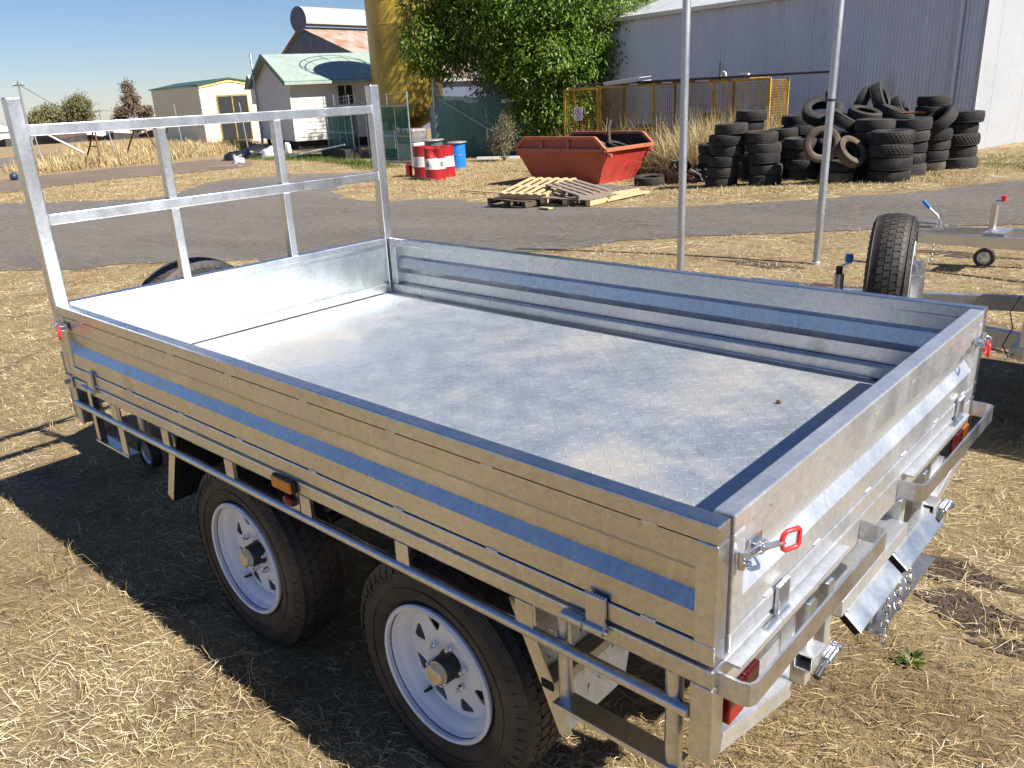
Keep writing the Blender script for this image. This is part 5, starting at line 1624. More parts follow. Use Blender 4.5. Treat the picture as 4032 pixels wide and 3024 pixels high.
# ================================================================== TREES AND SHRUBS
def leaf_verts(c, d, n_, ln, wd, fold=.25):
    """kite leaves: two triangles each as one bent quad; c centre, d direction, n_ normal"""
    s = np.cross(d, n_)
    s /= np.linalg.norm(s, axis=1, keepdims=True) + 1e-9
    a = c - d * (ln / 2)[:, None]
    b = c + d * (ln / 2)[:, None] - n_ * (ln * .15)[:, None]
    m0 = c - d * (ln * .08)[:, None] + s * (wd / 2)[:, None] - n_ * (wd * fold)[:, None]
    m1 = c - d * (ln * .08)[:, None] - s * (wd / 2)[:, None] - n_ * (wd * fold)[:, None]
    return np.stack([a, m0, b, m1], 1)
def unit(v): return v / (np.linalg.norm(v, axis=1, keepdims=True) + 1e-9)
def crown(name, parent, mat, blobs, n_sprays, per, spray_r, ln, wd, droop=.6, shell=.55, tm=.5, ts=.22):
    bl = np.array(blobs)        # x y z rx ry rz
    vol = bl[:, 3] * bl[:, 4] + bl[:, 4] * bl[:, 5]
    pick = rng.choice(len(bl), n_sprays, p=vol / vol.sum())
    dirs = unit(rng.normal(size=(n_sprays, 3)))
    rad = shell + (1 - shell) * rng.random(n_sprays) ** .6
    rad *= rng.uniform(.86, 1.10, n_sprays)
    cen = bl[pick, :3] + dirs * rad[:, None] * bl[pick, 3:6]
    ok = cen[:, 2] > .25
    cen, dirs = cen[ok], dirs[ok]
    n = len(cen)
    cc = np.repeat(cen, per, 0); dd = np.repeat(dirs, per, 0)
    k = n * per
    tw = unit(dd * .8 + rng.normal(0, .45, (k, 3)) + np.array([0, 0, -droop]))
    pos = cc + rng.normal(0, spray_r, (k, 3)) * np.array([1, 1, .8])
    d = unit(tw + rng.normal(0, .35, (k, 3)))
    up_ = unit(rng.normal(0, .55, (k, 3)) + np.array([0, 0, 1.]) + dd * .6)
    nn = unit(up_ - d * (up_ * d).sum(1, keepdims=True))
    q = leaf_verts(pos, d, nn, ln * rng.uniform(.6, 1.25, k), wd * rng.uniform(.7, 1.2, k))
    t = np.clip(np.repeat(rng.normal(tm, ts * .7, n), per) + rng.normal(0, ts * .6, k), 0, 1)
    return mk(name, fast_mesh(name, q, 4, t), mat, parent, kind='stuff')
tinted('leaf_bright', ((0, (.035, .080, .010)), (.5, (.095, .175, .018)), (1, (.24, .32, .04))), .45, .35, .4)
tinted('leaf_olive', ((0, (.10, .10, .05)), (.5, (.17, .165, .075)), (1, (.27, .25, .12))), .6, .25)
tinted('leaf_brown', ((0, (.10, .075, .055)), (.5, (.17, .125, .085)), (1, (.26, .19, .12))), .6, .2)
tinted('leaf_dry', ((0, (.09, .08, .045)), (.5, (.19, .165, .085)), (1, (.34, .30, .16))), .7, .2)
simple('bark', (.085, .065, .05), .9, var=.3, scale=8, bstr=.5, bscale=25)
simple('bark_pale', (.30, .26, .22), .85, var=.25, scale=4)
def limbs(parent, base, tops, r0, mat='bark', sub_=2, seed=1):
    rd = random.Random(seed)
    mb_ = MB()
    base = Vector(base)
    for tp in tops:
        tp = Vector(tp)
        pts, n = [], 6
        for i in range(n + 1):
            t = i / n
            p = base.lerp(tp, t) + Vector((rd.gauss(0, .08), rd.gauss(0, .08), 0)) * (tp - base).length * .25 * math.sin(math.pi * t)
            p.z += .12 * (tp - base).length * math.sin(math.pi * t)
            pts.append(p)
        mb_.tube(pts, [r0 * (1 - .8 * i / n) for i in range(n + 1)], 8)
        for k in range(sub_):
            i = rd.randrange(2, n)
            q = pts[i] + Vector((rd.uniform(-1, 1), rd.uniform(-1, 1), rd.uniform(.0, .9))) * (tp - base).length * .35
            mid = (pts[i] + q) / 2 + Vector((rd.gauss(0, .1), rd.gauss(0, .1), .1))
            mb_.tube([pts[i], mid, q], [r0 * .32, r0 * .2, r0 * .06], 6)
    mb_.obj('trunk', mat, parent, smooth=60)
TX, TY = -16.9, 23.9
TRE = thing('leafy_tree', 'big dense bright green tree between the silo and the grey shed', 'tree', (TX, TY, -.42))
blobs = [(-.3, 0, 5.6, 3.6, 3.3, 2.6), (1.6, .9, 4.6, 2.2, 2.2, 2.2), (-2.6, -1.0, 5.2, 2.0, 2.0, 2.4), (.6, -.6, 3.1, 2.8, 2.3, 1.5), (.9, -1.6, 1.8, 1.3, 1.1, 1.3), (1.7, -.8, 1.5, 1.5, 1.1, 1.2), (2.2, 1.4, 2.6, 1.3, 1.2, 1.5),
         (-3.4, -1.6, 4.6, 1.0, 1.1, 1.2), (-3.7, -2.2, 5.9, 1.2, 1.3, 1.5), (-1.0, .5, 7.8, 2.6, 2.4, 1.4), (1.0, -.9, 4.0, 2.1, 1.5, 1.6), (-.8, -1.7, 3.9, 1.3, 1.0, 1.2), (2.9, 2.3, 4.5, 1.0, 1.0, 1.3), (-1.0, 3.6, 5.6, 3.0, 2.8, 3.0), (-3.0, 3.0, 4.6, 2.2, 2.2, 2.4), (-3.0, -2.4, 3.5, 1.0, 1.0, .9), (1.2, 4.2, 3.4, 2.4, 2.2, 2.2), (-3.2, -2.9, 4.0, 1.1, 1.1, 1.1), (-2.6, -2.4, 6.8, 1.6, 1.6, 1.4), (-1.8, -1.6, 4.6, 1.8, 1.6, 1.6), (-2.8, 1.0, 2.4, 1.6, 1.5, 1.6), (-1.0, 1.8, 2.0, 1.5, 1.5, 1.6), (-1.5, 2.5, 10.2, 3.4, 3.2, 2.6)]  # rear and top leaf masses are unseen, added to shade the silo
crown('crown', TRE, 'leaf_bright', blobs, 14500, 12, .16, .17, .068, tm=.55)
limbs(TRE, (0, 0, -.1), [(0, 0, 3.2), (-1.6, -.6, 6.2), (1.2, .5, 6.0), (-.2, .3, 7.8), (-3.2, -1.4, 5.6), (2.3, 1.6, 4.6), (.6, -.9, 4.0)], .22)
# bare twigs showing in the shaded upper part
mb = MB(); rd = random.Random(5)
for i in range(46):
    p = Vector((rd.uniform(-3.4, -1.2), rd.uniform(-2.9, -1.3), rd.uniform(4.6, 7.4)))
    q = p + Vector((rd.uniform(-.8, .8), rd.uniform(-.3, .3), rd.uniform(-.9, .4)))
    mb.tube([p, (p + q) / 2 + Vector((rd.gauss(0, .12), 0, rd.gauss(0, .12))), q], [.014, .010, .004], 5)
mb.obj('bare_twigs', 'bark_pale', TRE, smooth=60, kind='stuff')
# straggly shrub before the shade cloth
SB = thing('straggly_shrub', 'straggly half dead shrub growing in front of the green shade cloth', 'shrub', (-15.9, 20.2, -.4))
crown('crown', SB, 'leaf_dry', [(0, 0, .75, .5, .45, .65), (-.35, .1, .5, .4, .4, .45), (.15, 0, 1.2, .3, .3, .4)], 420, 5, .09, .07, .035, shell=.2)
limbs(SB, (0, 0, 0), [(-.6, .1, .9), (.1, .1, 1.5), (.5, -.1, 1.0), (-.25, -.1, 1.3), (-.75, 0, .5)], .018, 'bark_pale', 3, 3)
# weed by the trailer
WD = thing('green_weed', 'small green leafy weed in the straw behind the trailer', 'weed', (3.03, 1.32, 0))
crown('leaves', WD, 'leaf_bright', [(0, 0, .03, .06, .06, .03)], 1, 1, .01, .05, .02) if False else None
k = 34
a_ = rng.uniform(0, 6.28, k); pit_ = rng.uniform(.1, .9, k)
dd_ = np.stack([np.cos(a_) * np.cos(pit_), np.sin(a_) * np.cos(pit_), np.sin(pit_)], 1)
cen_ = dd_ * rng.uniform(.01, .045, k)[:, None] + np.array([0, 0, .005])
nn_ = unit(np.array([0, 0, 1.]) - dd_ * dd_[:, 2:3])
mk('leaf_rosette', fast_mesh('leaf_rosette', leaf_verts(cen_, dd_, nn_, np.full(k, .034), np.full(k, .015)), 4, rng.uniform(.0, .5, k)), 'leaf_bright', WD, kind='stuff')

# ---- far trees
def far_tree(label, x, y, h, blobs, mat, n, per, ln, wd, seed, spray=.5):
    t = thing('gum_tree', label, 'tree', (x, y, tz(x, y) - .1))
    crown('crown', t, mat, blobs, n, per, spray, ln, wd, shell=.25, droop=.9)
    limbs(t, (0, 0, 0), [(b[0], b[1], b[2]) for b in blobs], .32, 'bark_pale', 2, seed)
def far_pt(px, D):
    """ground point D metres out along compass angle px (radians from +y, positive to +x)"""
    return 3.6 + D * math.sin(px), -1.2 + D * math.cos(px)
x, y = far_pt(-1.2024, 280)
far_tree('olive green gum tree, the taller of the far pair beyond the plain', x, y, 13, [(0, 0, 8.2, 3.6, 3.6, 3.2), (2.0, 2.5, 10.5, 3.0, 3.0, 3.0), (-1.5, -2.5, 6.4, 2.6, 2.6, 2.2), (2, 3.5, 7.2, 2.6, 2.6, 2.2)], 'leaf_olive', 900, 8, .8, .34, 1, .7)
x, y = far_pt(-1.2285, 270)
far_tree('rounder olive gum tree beside the far power pole', x, y, 10, [(0, 0, 6.4, 3.8, 3.8, 2.8), (.8, 2.0, 8.2, 2.4, 2.4, 2.0), (-2.5, -3.6, 5.0, 2.4, 2.4, 2.0)], 'leaf_olive', 800, 8, .8, .34, 2, .7)
x, y = far_pt(-1.142, 240)
far_tree('brownish sparse conical tree on the far plain near the cream shed', x, y, 14, [(0, 0, 12.0, 1.5, 1.5, 2.2), (0, 0, 9.6, 2.4, 2.4, 1.8), (-1.2, -1.6, 7.2, 2.5, 2.5, 1.4), (1.4, 2.0, 6.8, 2.6, 2.6, 1.4), (-2.2, -2.6, 4.9, 2.0, 2.0, 1.1), (1.8, 2.8, 4.6, 2.2, 2.2, 1.1), (0, 0, 3.4, 2.6, 2.6, .9)], 'leaf_brown', 760, 7, .7, .32, 3, .5)
x, y = far_pt(-1.290, 300)
far_tree('dark low tree behind the far white cottage', x, y, 9, [(0, 0, 5.6, 4.0, 4.0, 2.6), (-3, -3, 5, 3, 3, 2.2)], 'leaf_olive', 500, 8, .8, .34, 4, .7)
x, y = far_pt(-1.118, 420)
far_tree('small green tree far off beside the cream shed corner', x, y, 9, [(0, 0, 6.6, 5.0, 5.0, 3.0)], 'leaf_olive', 260, 8, 1.0, .4, 5, .9)
# ---- far cottages
def cottage(label, az, D, w_, d_, h_, rot, wall='white_paint', roof='sheet_white'):
    x, y = far_pt(az, D)
    t = thing('cottage', label, 'house', (x, y, tz(x, y) - .2), rotz=rot)
    MB().box(-w_ / 2, w_ / 2, -d_ / 2, d_ / 2, .6, h_).obj('wall', wall, t)
    MB().box(-w_ / 2 + .3, w_ / 2 - .3, -d_ / 2 + .3, d_ / 2 - .3, -.1, .6).obj('stumps', 'shadow_gap', t)  # one dark block for the shade under the floor, no separate stumps
    MB().add([(-w_ / 2 - .5, -d_ / 2 - .5, h_), (w_ / 2 + .5, -d_ / 2 - .5, h_), (w_ / 2 + .5, d_ / 2 + .5, h_), (-w_ / 2 - .5, d_ / 2 + .5, h_), (-w_ / 4, 0, h_ + 1.6), (w_ / 4, 0, h_ + 1.6)],
             [(0, 1, 5, 4), (1, 2, 5), (2, 3, 4, 5), (3, 0, 4), (3, 2, 1, 0)]).obj('roof', roof, t)
    for i in range(3):
        x_ = -w_ / 2 + w_ * (i + .5) / 3
        wd_ = sub('window', t, (x_, -d_ / 2 - .01, (h_ + .6) / 2 + .2))
        MB().box(-.55, .55, -.05, 0, -.65, .65).obj('frame', 'board_grey_and_shaded', wd_)
        MB().box(-.45, .45, -.07, -.051, -.55, .55).obj('pane', 'dark_glass', wd_)
cottage('white far cottage with a pale hipped roof beyond the asphalt road', -1.282, 210, 11, 8, 3.3, R(-70))
cottage('white far cottage partly behind the long grass', -1.192, 250, 10, 8, 3.2, R(-75))
cottage('grey far cottage with a white roof behind the old trestles', -1.163, 290, 10, 8, 3.4, R(-66), 'board_grey_and_shaded')
cottage('low far house with a brown wall below the gum trees', -1.215, 230, 9, 7, 2.8, R(-70), 'old_board')
cottage('far white roofed house peeping beside the cream shed', -1.126, 260, 9, 8, 4.6, R(-60))
# dark line of a far embankment
em = MB()
for i in range(26):
    a = -1.34 + i * .0125
    x, y = far_pt(a, 170 + 6 * math.sin(i * 1.7)); h = 1.0 + .35 * math.sin(i * 2.3)
    if i: em.v += []
    em.v += [(x, y, tz(x, y) - .5), (x, y, tz(x, y) + h), (x - 3, y + 2, tz(x, y) + h * .9), (x - 8, y + 5, tz(x, y) - .5)]
em.f = [(4 * i + j, 4 * i + 4 + j, 4 * i + 5 + j, 4 * i + 1 + j) for i in range(25) for j in range(3)]
simple('far_soil', (.060, .052, .048), .95, var=.3, scale=.4)
em.obj('far_embankment', 'far_soil', smooth=60, kind='structure')
# ---- power poles and the line between them
simple('pole_wood', (.22, .20, .18), .85, var=.2, scale=3)
tops = []
for az, D, h, lab in ((-1.2424, 150, 9.6, 'timber power pole with a crossarm beside the far gum trees'), (-1.1745, 260, 8.6, 'short timber power pole on the plain between the far trees')):
    x, y = far_pt(az, D); t = thing('power_pole', lab, 'power pole', (x, y, tz(x, y) - .3), rotz=R(20))
    MB().tube([(0, 0, 0), (.15, 0, h)], [.20, .13], 10).obj('post', 'pole_wood', t, smooth=40)
    MB().box(-1.1, 1.3, -.06, .06, h - .75, h - .58).obj('crossarm', 'pole_wood', t)
    for xx in (-.9, -.1, 1.0):
        MB().tube([(xx, 0, h - .58), (xx, 0, h - .35)], .05, 8).obj('insulator', 'sheet_white', t)
    tops.append(Vector((x, y, tz(x, y) - .3 + h - .4)))
ex = far_pt(-1.05, 330); tops.append(Vector((*ex, 4.0)))
for a, b, lab in ((tops[0], tops[1], 'thin power line strung between the two far poles'), (tops[1], tops[2], 'thin power line running on behind the cream shed')):
    pts = [a.lerp(b, i / 16) - Vector((0, 0, 2.2 * math.sin(math.pi * i / 16))) for i in range(17)]
    MB().tube(pts, .045, 5).obj('power_line', 'scrap_black', smooth=60, label=lab, category='cable')
# ---- star pickets and trestles in the grass
for i, (x, y, z_, lab) in enumerate(((-36.5, 19.2, 2.0, 'pale steel picket before the shaded wall of the cream shed'), (-35.1, 21.9, 1.94, 'pale steel picket before the dark window of the cream shed'), (-38.9, 13.5, 1.0, 'steel picket standing at the end of the slanting rail'), (-37.8, 16.4, 1.0, 'short steel picket between the two old trestles'))):
    MB().tube([(x + .15, y + .05, -.45), (x, y, z_)], .028, 8).obj('steel_picket', 'galv_dull', smooth=40, label=lab, category='post')
def trestle(label, a, b, top, z1):
    t = thing('trestle', label, 'trestle', (top[0], top[1], -.4))
    o = Vector((top[0], top[1], 0))
    for p in (a, b):
        MB().tube([Vector((p[0], p[1], 0)) - o, Vector((0, 0, z1 + .4))], .035, 8).obj('leg', 'rust', t, smooth=40)
    pa = Vector((a[0], a[1], 0)) - o; pb = Vector((b[0], b[1], 0)) - o; tp = Vector((0, 0, z1 + .4))
    MB().tube([pa.lerp(tp, .5), pb.lerp(tp, .5)], .025, 8).obj('cross_brace', 'rust', t, smooth=40)
    MB().tube([tp, tp + Vector((-1.2, 2.4, 0))], .03, 8).obj('ridge_rail', 'rust', t, smooth=40)
    MB().tube([tp + Vector((-1.2, 2.4, 0)), Vector((-2.6, 2.2, 0))], .035, 8).obj('leg', 'rust', t, smooth=40)
trestle('rusty pipe trestle standing in the long grass beside the slanting rail', (-33.42, 13.93), (-36.2, 14.4), (-34.9, 14.6), 1.23)
trestle('rusty pipe trestle standing nearer the cream shed', (-39.2, 19.4), (-40.6, 18.2), (-40.2, 19.0), 1.35)
MB().tube([(-36.85, 13.3, 1.0), (-36.3, 14.5, .1)], .05, 8).obj('slanting_rail', 'galv_dull', smooth=40, label='grey steel rail slanting down against a rusty trestle', category='rail')
MB().lathe([(0, -.15), (.08, -.127), (.13, -.075), (.15, 0), (.13, .075), (.08, .127), (0, .15)], 20, Matrix.Translation((-30.6, 9.62, -.26))).obj('rubber_ball', 'blue_dark' if 'blue_dark' in M else 'scrap_black', smooth=60, label='small dark blue ball lying at the gravel road edge', category='ball')
# ---- rubbish by the house
simple('bag_black', (.015, .015, .018), .4, var=.3)
def lump(name, label, cat, x, y, rx, ry, rz, mat, seed):
    rd = random.Random(seed)
    bm = bmesh.new(); bmesh.ops.create_icosphere(bm, subdivisions=3, radius=1)
    ph = [rd.uniform(0, 6) for _ in range(6)]
    for v in bm.verts:
        f = 1 + .14 * math.sin(4 * v.co.x + ph[0]) + .12 * math.sin(5 * v.co.y + ph[1]) + .08 * math.sin(9 * v.co.z + 6 * v.co.x + ph[2])
        v.co = Vector((v.co.x * rx * f, v.co.y * ry * f, max(-.3, v.co.z) * rz * f))
    me = bpy.data.meshes.new(name); bm.to_mesh(me); bm.free()
    o = mk(name, me, mat, smooth=50, label=label, category=cat); o.location = (x, y, tz(x, y) + rz * .25)
lump('rubbish_bag', 'black rubbish bag on the green weeds beside the house, the flatter one', 'bag', -29.6, 18.0, .55, .4, .28, 'bag_black', 1)
lump('rubbish_bag', 'larger black rubbish bag heaped against the grey pipes', 'bag', -29.9, 19.15, .6, .5, .42, 'bag_black', 2)
lump('white_tub', 'white plastic tub lying in the weeds in front of the black bags', 'tub', -27.6, 17.0, .28, .2, .2, 'white_paint', 3)
lump('grey_sack', 'blue grey sack and pipes heaped at the house corner', 'sack', -28.9, 19.4, .45, .4, .36, 'shed_grey', 4)
plank('pale plank lying on the dirt before the white tub', (-26.75, 15.25, -.36), (-25.75, 16.0, -.36), .35, .05, 'pine_grey')
MB().tube([(-27.0, 19.1, -.3), (-25.0, 19.5, .0), (-23.9, 19.6, .15)], .035, 8).obj('white_pipe', 'white_paint', smooth=50, label='white plastic pipe lying on the weeds before the fence panels', category='pipe')
lump('gas_bottle', 'white gas bottle standing at the house corner', 'bottle', -30.6, 21.4, .13, .13, .42, 'white_paint', 5)

# ================================================================== FENCES
def chain_mat():
    simple('wire_grey', (.30, .31, .32), .5, metal=.6, var=.15)
    simple('cloth_green', (.10, .22, .165), .85, var=.22, scale=5, bstr=.2, bscale=180)
    mt = M['cloth_green']; nt = mt.node_tree; b = nt.nodes['Principled BSDF']
    b.inputs['Alpha'].default_value = .78
    simple('gate_green', (.02, .16, .105), .8, var=.25, scale=6)
    M['gate_green'].node_tree.nodes['Principled BSDF'].inputs['Alpha'].default_value = .72
chain_mat()
def chainlink(parent, a, b, z0, z1, pitch=.075, r_=.0045, mat='wire_grey'):
    a, b = Vector(a), Vector(b)
    ln = (b - a).length; d = (b - a).normalized(); h = z1 - z0
    mb_ = MB()
    n = int((ln + h) / pitch)
    nrm = Vector((-d.y, d.x, 0)) * .004
    for s in (1, -1):
        for i in range(n):
            u0 = i * pitch - (h if s > 0 else 0)
            p, q = (u0, z0), (u0 + s * h, z1) 
            if s < 0: p, q = (u0, z0), (u0 - h, z1)
            # clip to 0..ln
            (ua, za), (ub, zb) = p, q
            def clip(u_, z_, u2_, z2_, lim):
                t = (lim - u_) / (u2_ - u_); return lim, z_ + (z2_ - z_) * t
            if max(ua, ub) <= 0 or min(ua, ub) >= ln: continue
            if ua < 0: ua, za = clip(ua, za, ub, zb, 0)
            if ub < 0: ub, zb = clip(ub, zb, ua, za, 0)
            if ua > ln: ua, za = clip(ua, za, ub, zb, ln)
            if ub > ln: ub, zb = clip(ub, zb, ua, za, ln)
            mb_.bar(a + d * ua + Vector((0, 0, za)) + nrm * s, a + d * ub + Vector((0, 0, zb)) + nrm * s, r_, r_)
    return mb_.obj('chain_mesh', mat, parent, kind='stuff')
SF = thing('shade_cloth_fence', 'chain link fence panel hung with dark green shade cloth beneath the tree', 'fence', (0, 0, 0))
fa, fb = Vector((-20.0, 20.95, 0)), Vector((-13.4, 25.6, 0))
fd = (fb - fa).normalized()
for k_, s_ in ((0, 1), (2.9, 1), (5.6, 1), (8.0, 1)):
    p = fa + fd * k_
    MB().tube([(p.x, p.y, -.45), (p.x, p.y, 2.48)], .045, 12).obj('fence_post', 'galv_dull', SF, smooth=40)
MB().tube([(fa.x, fa.y, 2.42), (fb.x, fb.y, 2.42)], .032, 10).obj('top_rail', 'galv_dull', SF, smooth=40)
chainlink(SF, fa, fb, -.3, 2.38)
cl = MB(); nu, nv = 60, 24
off = Vector((fd.y, -fd.x, 0))
for i in range(nu + 1):
    for j in range(nv + 1):
        u = i / nu; v = j / nv
        p = fa + fd * (u * 8.0)
        top = 1.80 - .10 * math.sin(math.pi * min(1, u * 3)) + .04 * math.sin(u * 17)
        z_ = -.38 + (top + .38) * v
        o = .06 + .05 * math.sin(u * 21 + 3 * v) * (1 - v) + .03 * math.sin(u * 47 + v * 5)
        cl.v.append(tuple(p + off * o + Vector((0, 0, z_))))
cl.f = [(i * (nv + 1) + j, (i + 1) * (nv + 1) + j, (i + 1) * (nv + 1) + j + 1, i * (nv + 1) + j + 1) for i in range(nu) for j in range(nv)]
cl.obj('shade_cloth', 'cloth_green', SF, smooth=60)
p0 = fa + off * .12 + fd * .2; p1 = fa + off * .16 + fd * 3.3
MB().tube([(p0.x, p0.y, 1.7), (p1.x, p1.y, -.25)], .022, 8).obj('diagonal_brace', 'galv_dull', SF, smooth=40)
q0 = fa + off * .5 + fd * 2.6; q1 = fa + off * .55 + fd * 4.3
MB().tube([(q0.x, q0.y, 1.52), (q1.x, q1.y, 1.60)], .07, 12).obj('white_pipe', 'white_paint', smooth=40, label='short white pipe hanging across the green shade cloth', category='pipe')
MB().bar((-17.6, 20.6, -.36), (-16.2, 21.3, -.36), .12, .08).obj('kerb_timber', 'white_paint', label='white painted timber lying at the foot of the shade cloth', category='timber')
# white door and small shed behind the cloth
MB().box(-.6, .6, -.03, .03, 0, 1.9, Matrix.Translation((-19.6, 22.4, -.4)) @ Matrix.Rotation(R(35), 4, 'Z')).obj('stored_door', 'sheet_white', bevel=.01, label='pale panelled door stored behind the green shade cloth', category='door')
ws = thing('garden_shed', 'small white metal garden shed behind the fence corner', 'shed', (-22.3, 24.0, -.4), rotz=R(20))
MB().box(-.7, .7, -.5, .5, 0, 1.75).obj('wall', 'white_paint', ws)
MB().add([(-.8, -.6, 1.75), (.8, -.6, 1.75), (.8, .6, 1.75), (-.8, .6, 1.75), (-.5, 0, 2.0), (.5, 0, 2.0)], [(0, 1, 5, 4), (1, 2, 5), (2, 3, 4, 5), (3, 0, 4), (3, 2, 1, 0)]).obj('roof', 'shed_grey', ws)
tk = thing('water_tank', 'grey ribbed plastic tank standing behind the red drums', 'tank', (-20.3, 20.0, -.4))
MB().box(-.5, .5, -.4, .4, 0, .62).obj('pallet_base', 'shed_grey', tk, bevel=.03)
MB().box(-.46, .46, -.36, .36, .62, 1.12).obj('body', 'scrap_grey', tk, bevel=.08)
for i in range(4):
    MB().box(-.42 + i * .24, -.30 + i * .24, -.385, .385, .66, 1.10).obj('rib', 'scrap_grey', tk, bevel=.02)
# ---- green netted gate panels before the house
def gate_panel(label, a, b, h, lean=(0, 0), bars=4, barb=True, mat='gate_green'):
    a, b = Vector((a[0], a[1], tz(*a))), Vector((b[0], b[1], tz(*b)))
    t = thing('mesh_gate', label, 'gate', a)
    d = b - a; ln = d.length; d.normalize()
    L_ = Vector((lean[0], lean[1], 0))
    P = lambda u, z: d * u + Vector((0, 0, z)) + L_ * z
    for u in (0, ln):
        MB().tube([P(u, -.05), P(u, h + (.45 if barb else 0))], .026, 8).obj('gate_stile', 'galv_dull', t, smooth=40)
    for z in (.08, h * .5, h):
        MB().tube([P(0, z), P(ln, z)], .022, 8).obj('gate_rail', 'galv_dull', t, smooth=40)
    for i in range(1, bars):
        MB().tube([P(ln * i / bars, .08), P(ln * i / bars, h)], .014, 6).obj('gate_bar', 'galv_dull', t, smooth=40)
    if barb:
        for z in (.12, .26, .40):
            pts = [P(ln * i / 10, h + z - .04 * math.sin(math.pi * i / 10)) for i in range(11)]
            MB().tube(pts, .007, 5).obj('barbed_wire', 'wire_grey', t)
        MB().tube([P(ln / 2, h), P(ln / 2, h + .42)], .018, 6).obj('wire_post', 'galv_dull', t, smooth=40)
    nrm = Vector((d.y, -d.x, 0)) * .03
    mbn = MB()
    nx_ = 14
    for i in range(nx_ + 1):
        for z in (.10, h * .33, h * .66, h - .02):
            mbn.v.append(tuple(P(ln * i / nx_, z) + nrm * (.6 + .4 * math.sin(i * 1.3 + z * 3))))
    mbn.f = [(i * 4 + j, i * 4 + 4 + j, i * 4 + 5 + j, i * 4 + 1 + j) for i in range(nx_) for j in range(3)]
    mbn.obj('green_netting', mat, t, smooth=60)
gate_panel('green netted gate standing just beside the red drums', (-18.15, 18.0), (-20.6, 18.3), 1.95, bars=3)
gate_panel('green netted gate leaning in front of the house wall', (-23.6, 19.85), (-26.7, 20.9), 1.95, (-.03, 0), 4)
gate_panel('green netted gate stacked behind the leaning one', (-23.9, 20.3), (-26.9, 21.5), 2.0, (.02, 0), 3)
gate_panel('bare wire gate folded against the stacked gates', (-22.9, 20.0), (-23.6, 21.2), 2.15, (0, 0), 2, False, 'cloth_green')
MB().box(-1.55, 1.55, -.35, .35, 0, .42, Matrix.Translation((-24.6, 19.9, -.42)) @ Matrix.Rotation(R(-19), 4, 'Z')).obj('timber_plinth', 'shadow_gap', bevel=.02, label='black timber plinth under the leaning gates', category='plinth')
bn = thing('banner', 'white torn banner hanging behind the green netted gate', 'banner', (-20.2, 18.75, .2), rotz=R(-8))
MB().box(-.55, .45, -.006, .006, -.1, .52).obj('cloth', 'white_paint', bn)
mb = MB()
for a, b in (((-.50, .40), (-.44, .22)), ((-.44, .22), (-.38, .36)), ((-.38, .36), (-.32, .22)), ((-.32, .22), (-.26, .40))):
    mb.bar((a[0], -.009, a[1]), (b[0], -.009, b[1]), .002, .03)
mb.obj('print', 'ink_black', bn)

# ================================================================== THE OTHER TRAILERS
# ---- trailer beside: spare wheel, jockey wheel with blue handle, tray corner post
T2 = thing('box_trailer', 'galvanised trailer parked beside the big one, its spare wheel upright on a bracket', 'trailer', (0, 0, 0))
make_wheel(T2, 'spare_wheel', hub=False, loc=(2.225, 3.30, .815), rotz=math.pi / 2 + R(14))
br = sub('spare_bracket', T2)
MB().box(2.30, 2.40, 3.20, 3.28, .87, .935).obj('arm', 'galv', br, bevel=.004)
MB().box(2.36, 2.405, 3.20, 3.27, .50, .87).obj('upright', 'galv', br, bevel=.004)
MB().box(2.295, 2.303, 3.16, 3.44, .70, .93).obj('mount_plate', 'galv', br)
ch2 = sub('chassis', T2)
MB().bar((1.35, 3.95, .50), (3.6, 3.38, .50), .05, .09).obj('drawbar', 'galv_dull', ch2, bevel=.003)
MB().bar((1.35, 3.97, .50), (3.6, 4.75, .50), .05, .09).obj('drawbar', 'galv_dull', ch2, bevel=.003)
MB().bar((2.0, 3.1, .47), (2.45, 3.62, .47), .05, .05).obj('bracket_arm', 'galv_dull', ch2)
MB().box(1.1, 1.45, 3.9, 4.02, .48, .57).obj('coupling', 'zinc', ch2, bevel=.01)
MB().box(2.90, 5.6, 3.34, 3.40, .455, .545).obj('side_beam', 'galv', ch2, bevel=.003)
MB().box(2.90, 5.6, 4.84, 4.90, .455, .545).obj('side_beam', 'galv_dull', ch2, bevel=.003)
MB().box(2.82, 2.8795, 3.33, 4.95, .48, .54).obj('front_beam', 'galv_dull', ch2, bevel=.003)
jb = sub('jockey_wheel', T2, (2.02, 3.13, 0))
MB().tube([(0, 0, .12), (0, 0, .79)], .020, 14).obj('stem', 'galv', jb, smooth=40)
MB().tube([(0, 0, .60), (0, 0, .86)], .027, 14).obj('sleeve', 'galv', jb, smooth=40)
MB().tube([(0, 0, .86), (0, 0, .90)], .017, 12).obj('cap', 'black_plastic', jb, smooth=40)
MB().tube([(0, 0, .895), (.055, .01, .925)], .007, 8).obj('crank', 'zinc', jb, smooth=40)
MB().lathe([(0, -.022), (.019, -.020), (.022, 0), (.019, .020), (0, .022)], 12, Matrix.Translation((.042, .01, .945)) @ Matrix.Rotation(math.pi / 2, 4, 'X')).obj('knob', 'blue_plastic', jb, smooth=30)
MB().lathe(tyre_profile(.10, .055, .06), 28, Matrix.Translation((0, 0, .10)), closed=True).obj('tyre', 'rubber', jb, smooth=40)
MB().lathe([(.062, -.02), (.05, -.01), (.015, -.016), (.015, .016), (.05, .01), (.062, .02)], 24, Matrix.Translation((0, 0, .10))).obj('rim', 'galv', jb, smooth=40)
MB().box(2.0, 2.04, 3.1, 3.2, .42, .52).obj('jockey_clamp', 'galv_dull', T2)
bd = sub('tray_body', T2)
t = MB()
for (a, b, c, d) in ((2.855, 2.905, 3.335, 3.341), (2.855, 2.905, 3.379, 3.385), (2.855, 2.861, 3.3411, 3.3789), (2.899, 2.905, 3.3411, 3.3789)):
    t.box(a, b, c, d, .47, 1.15)
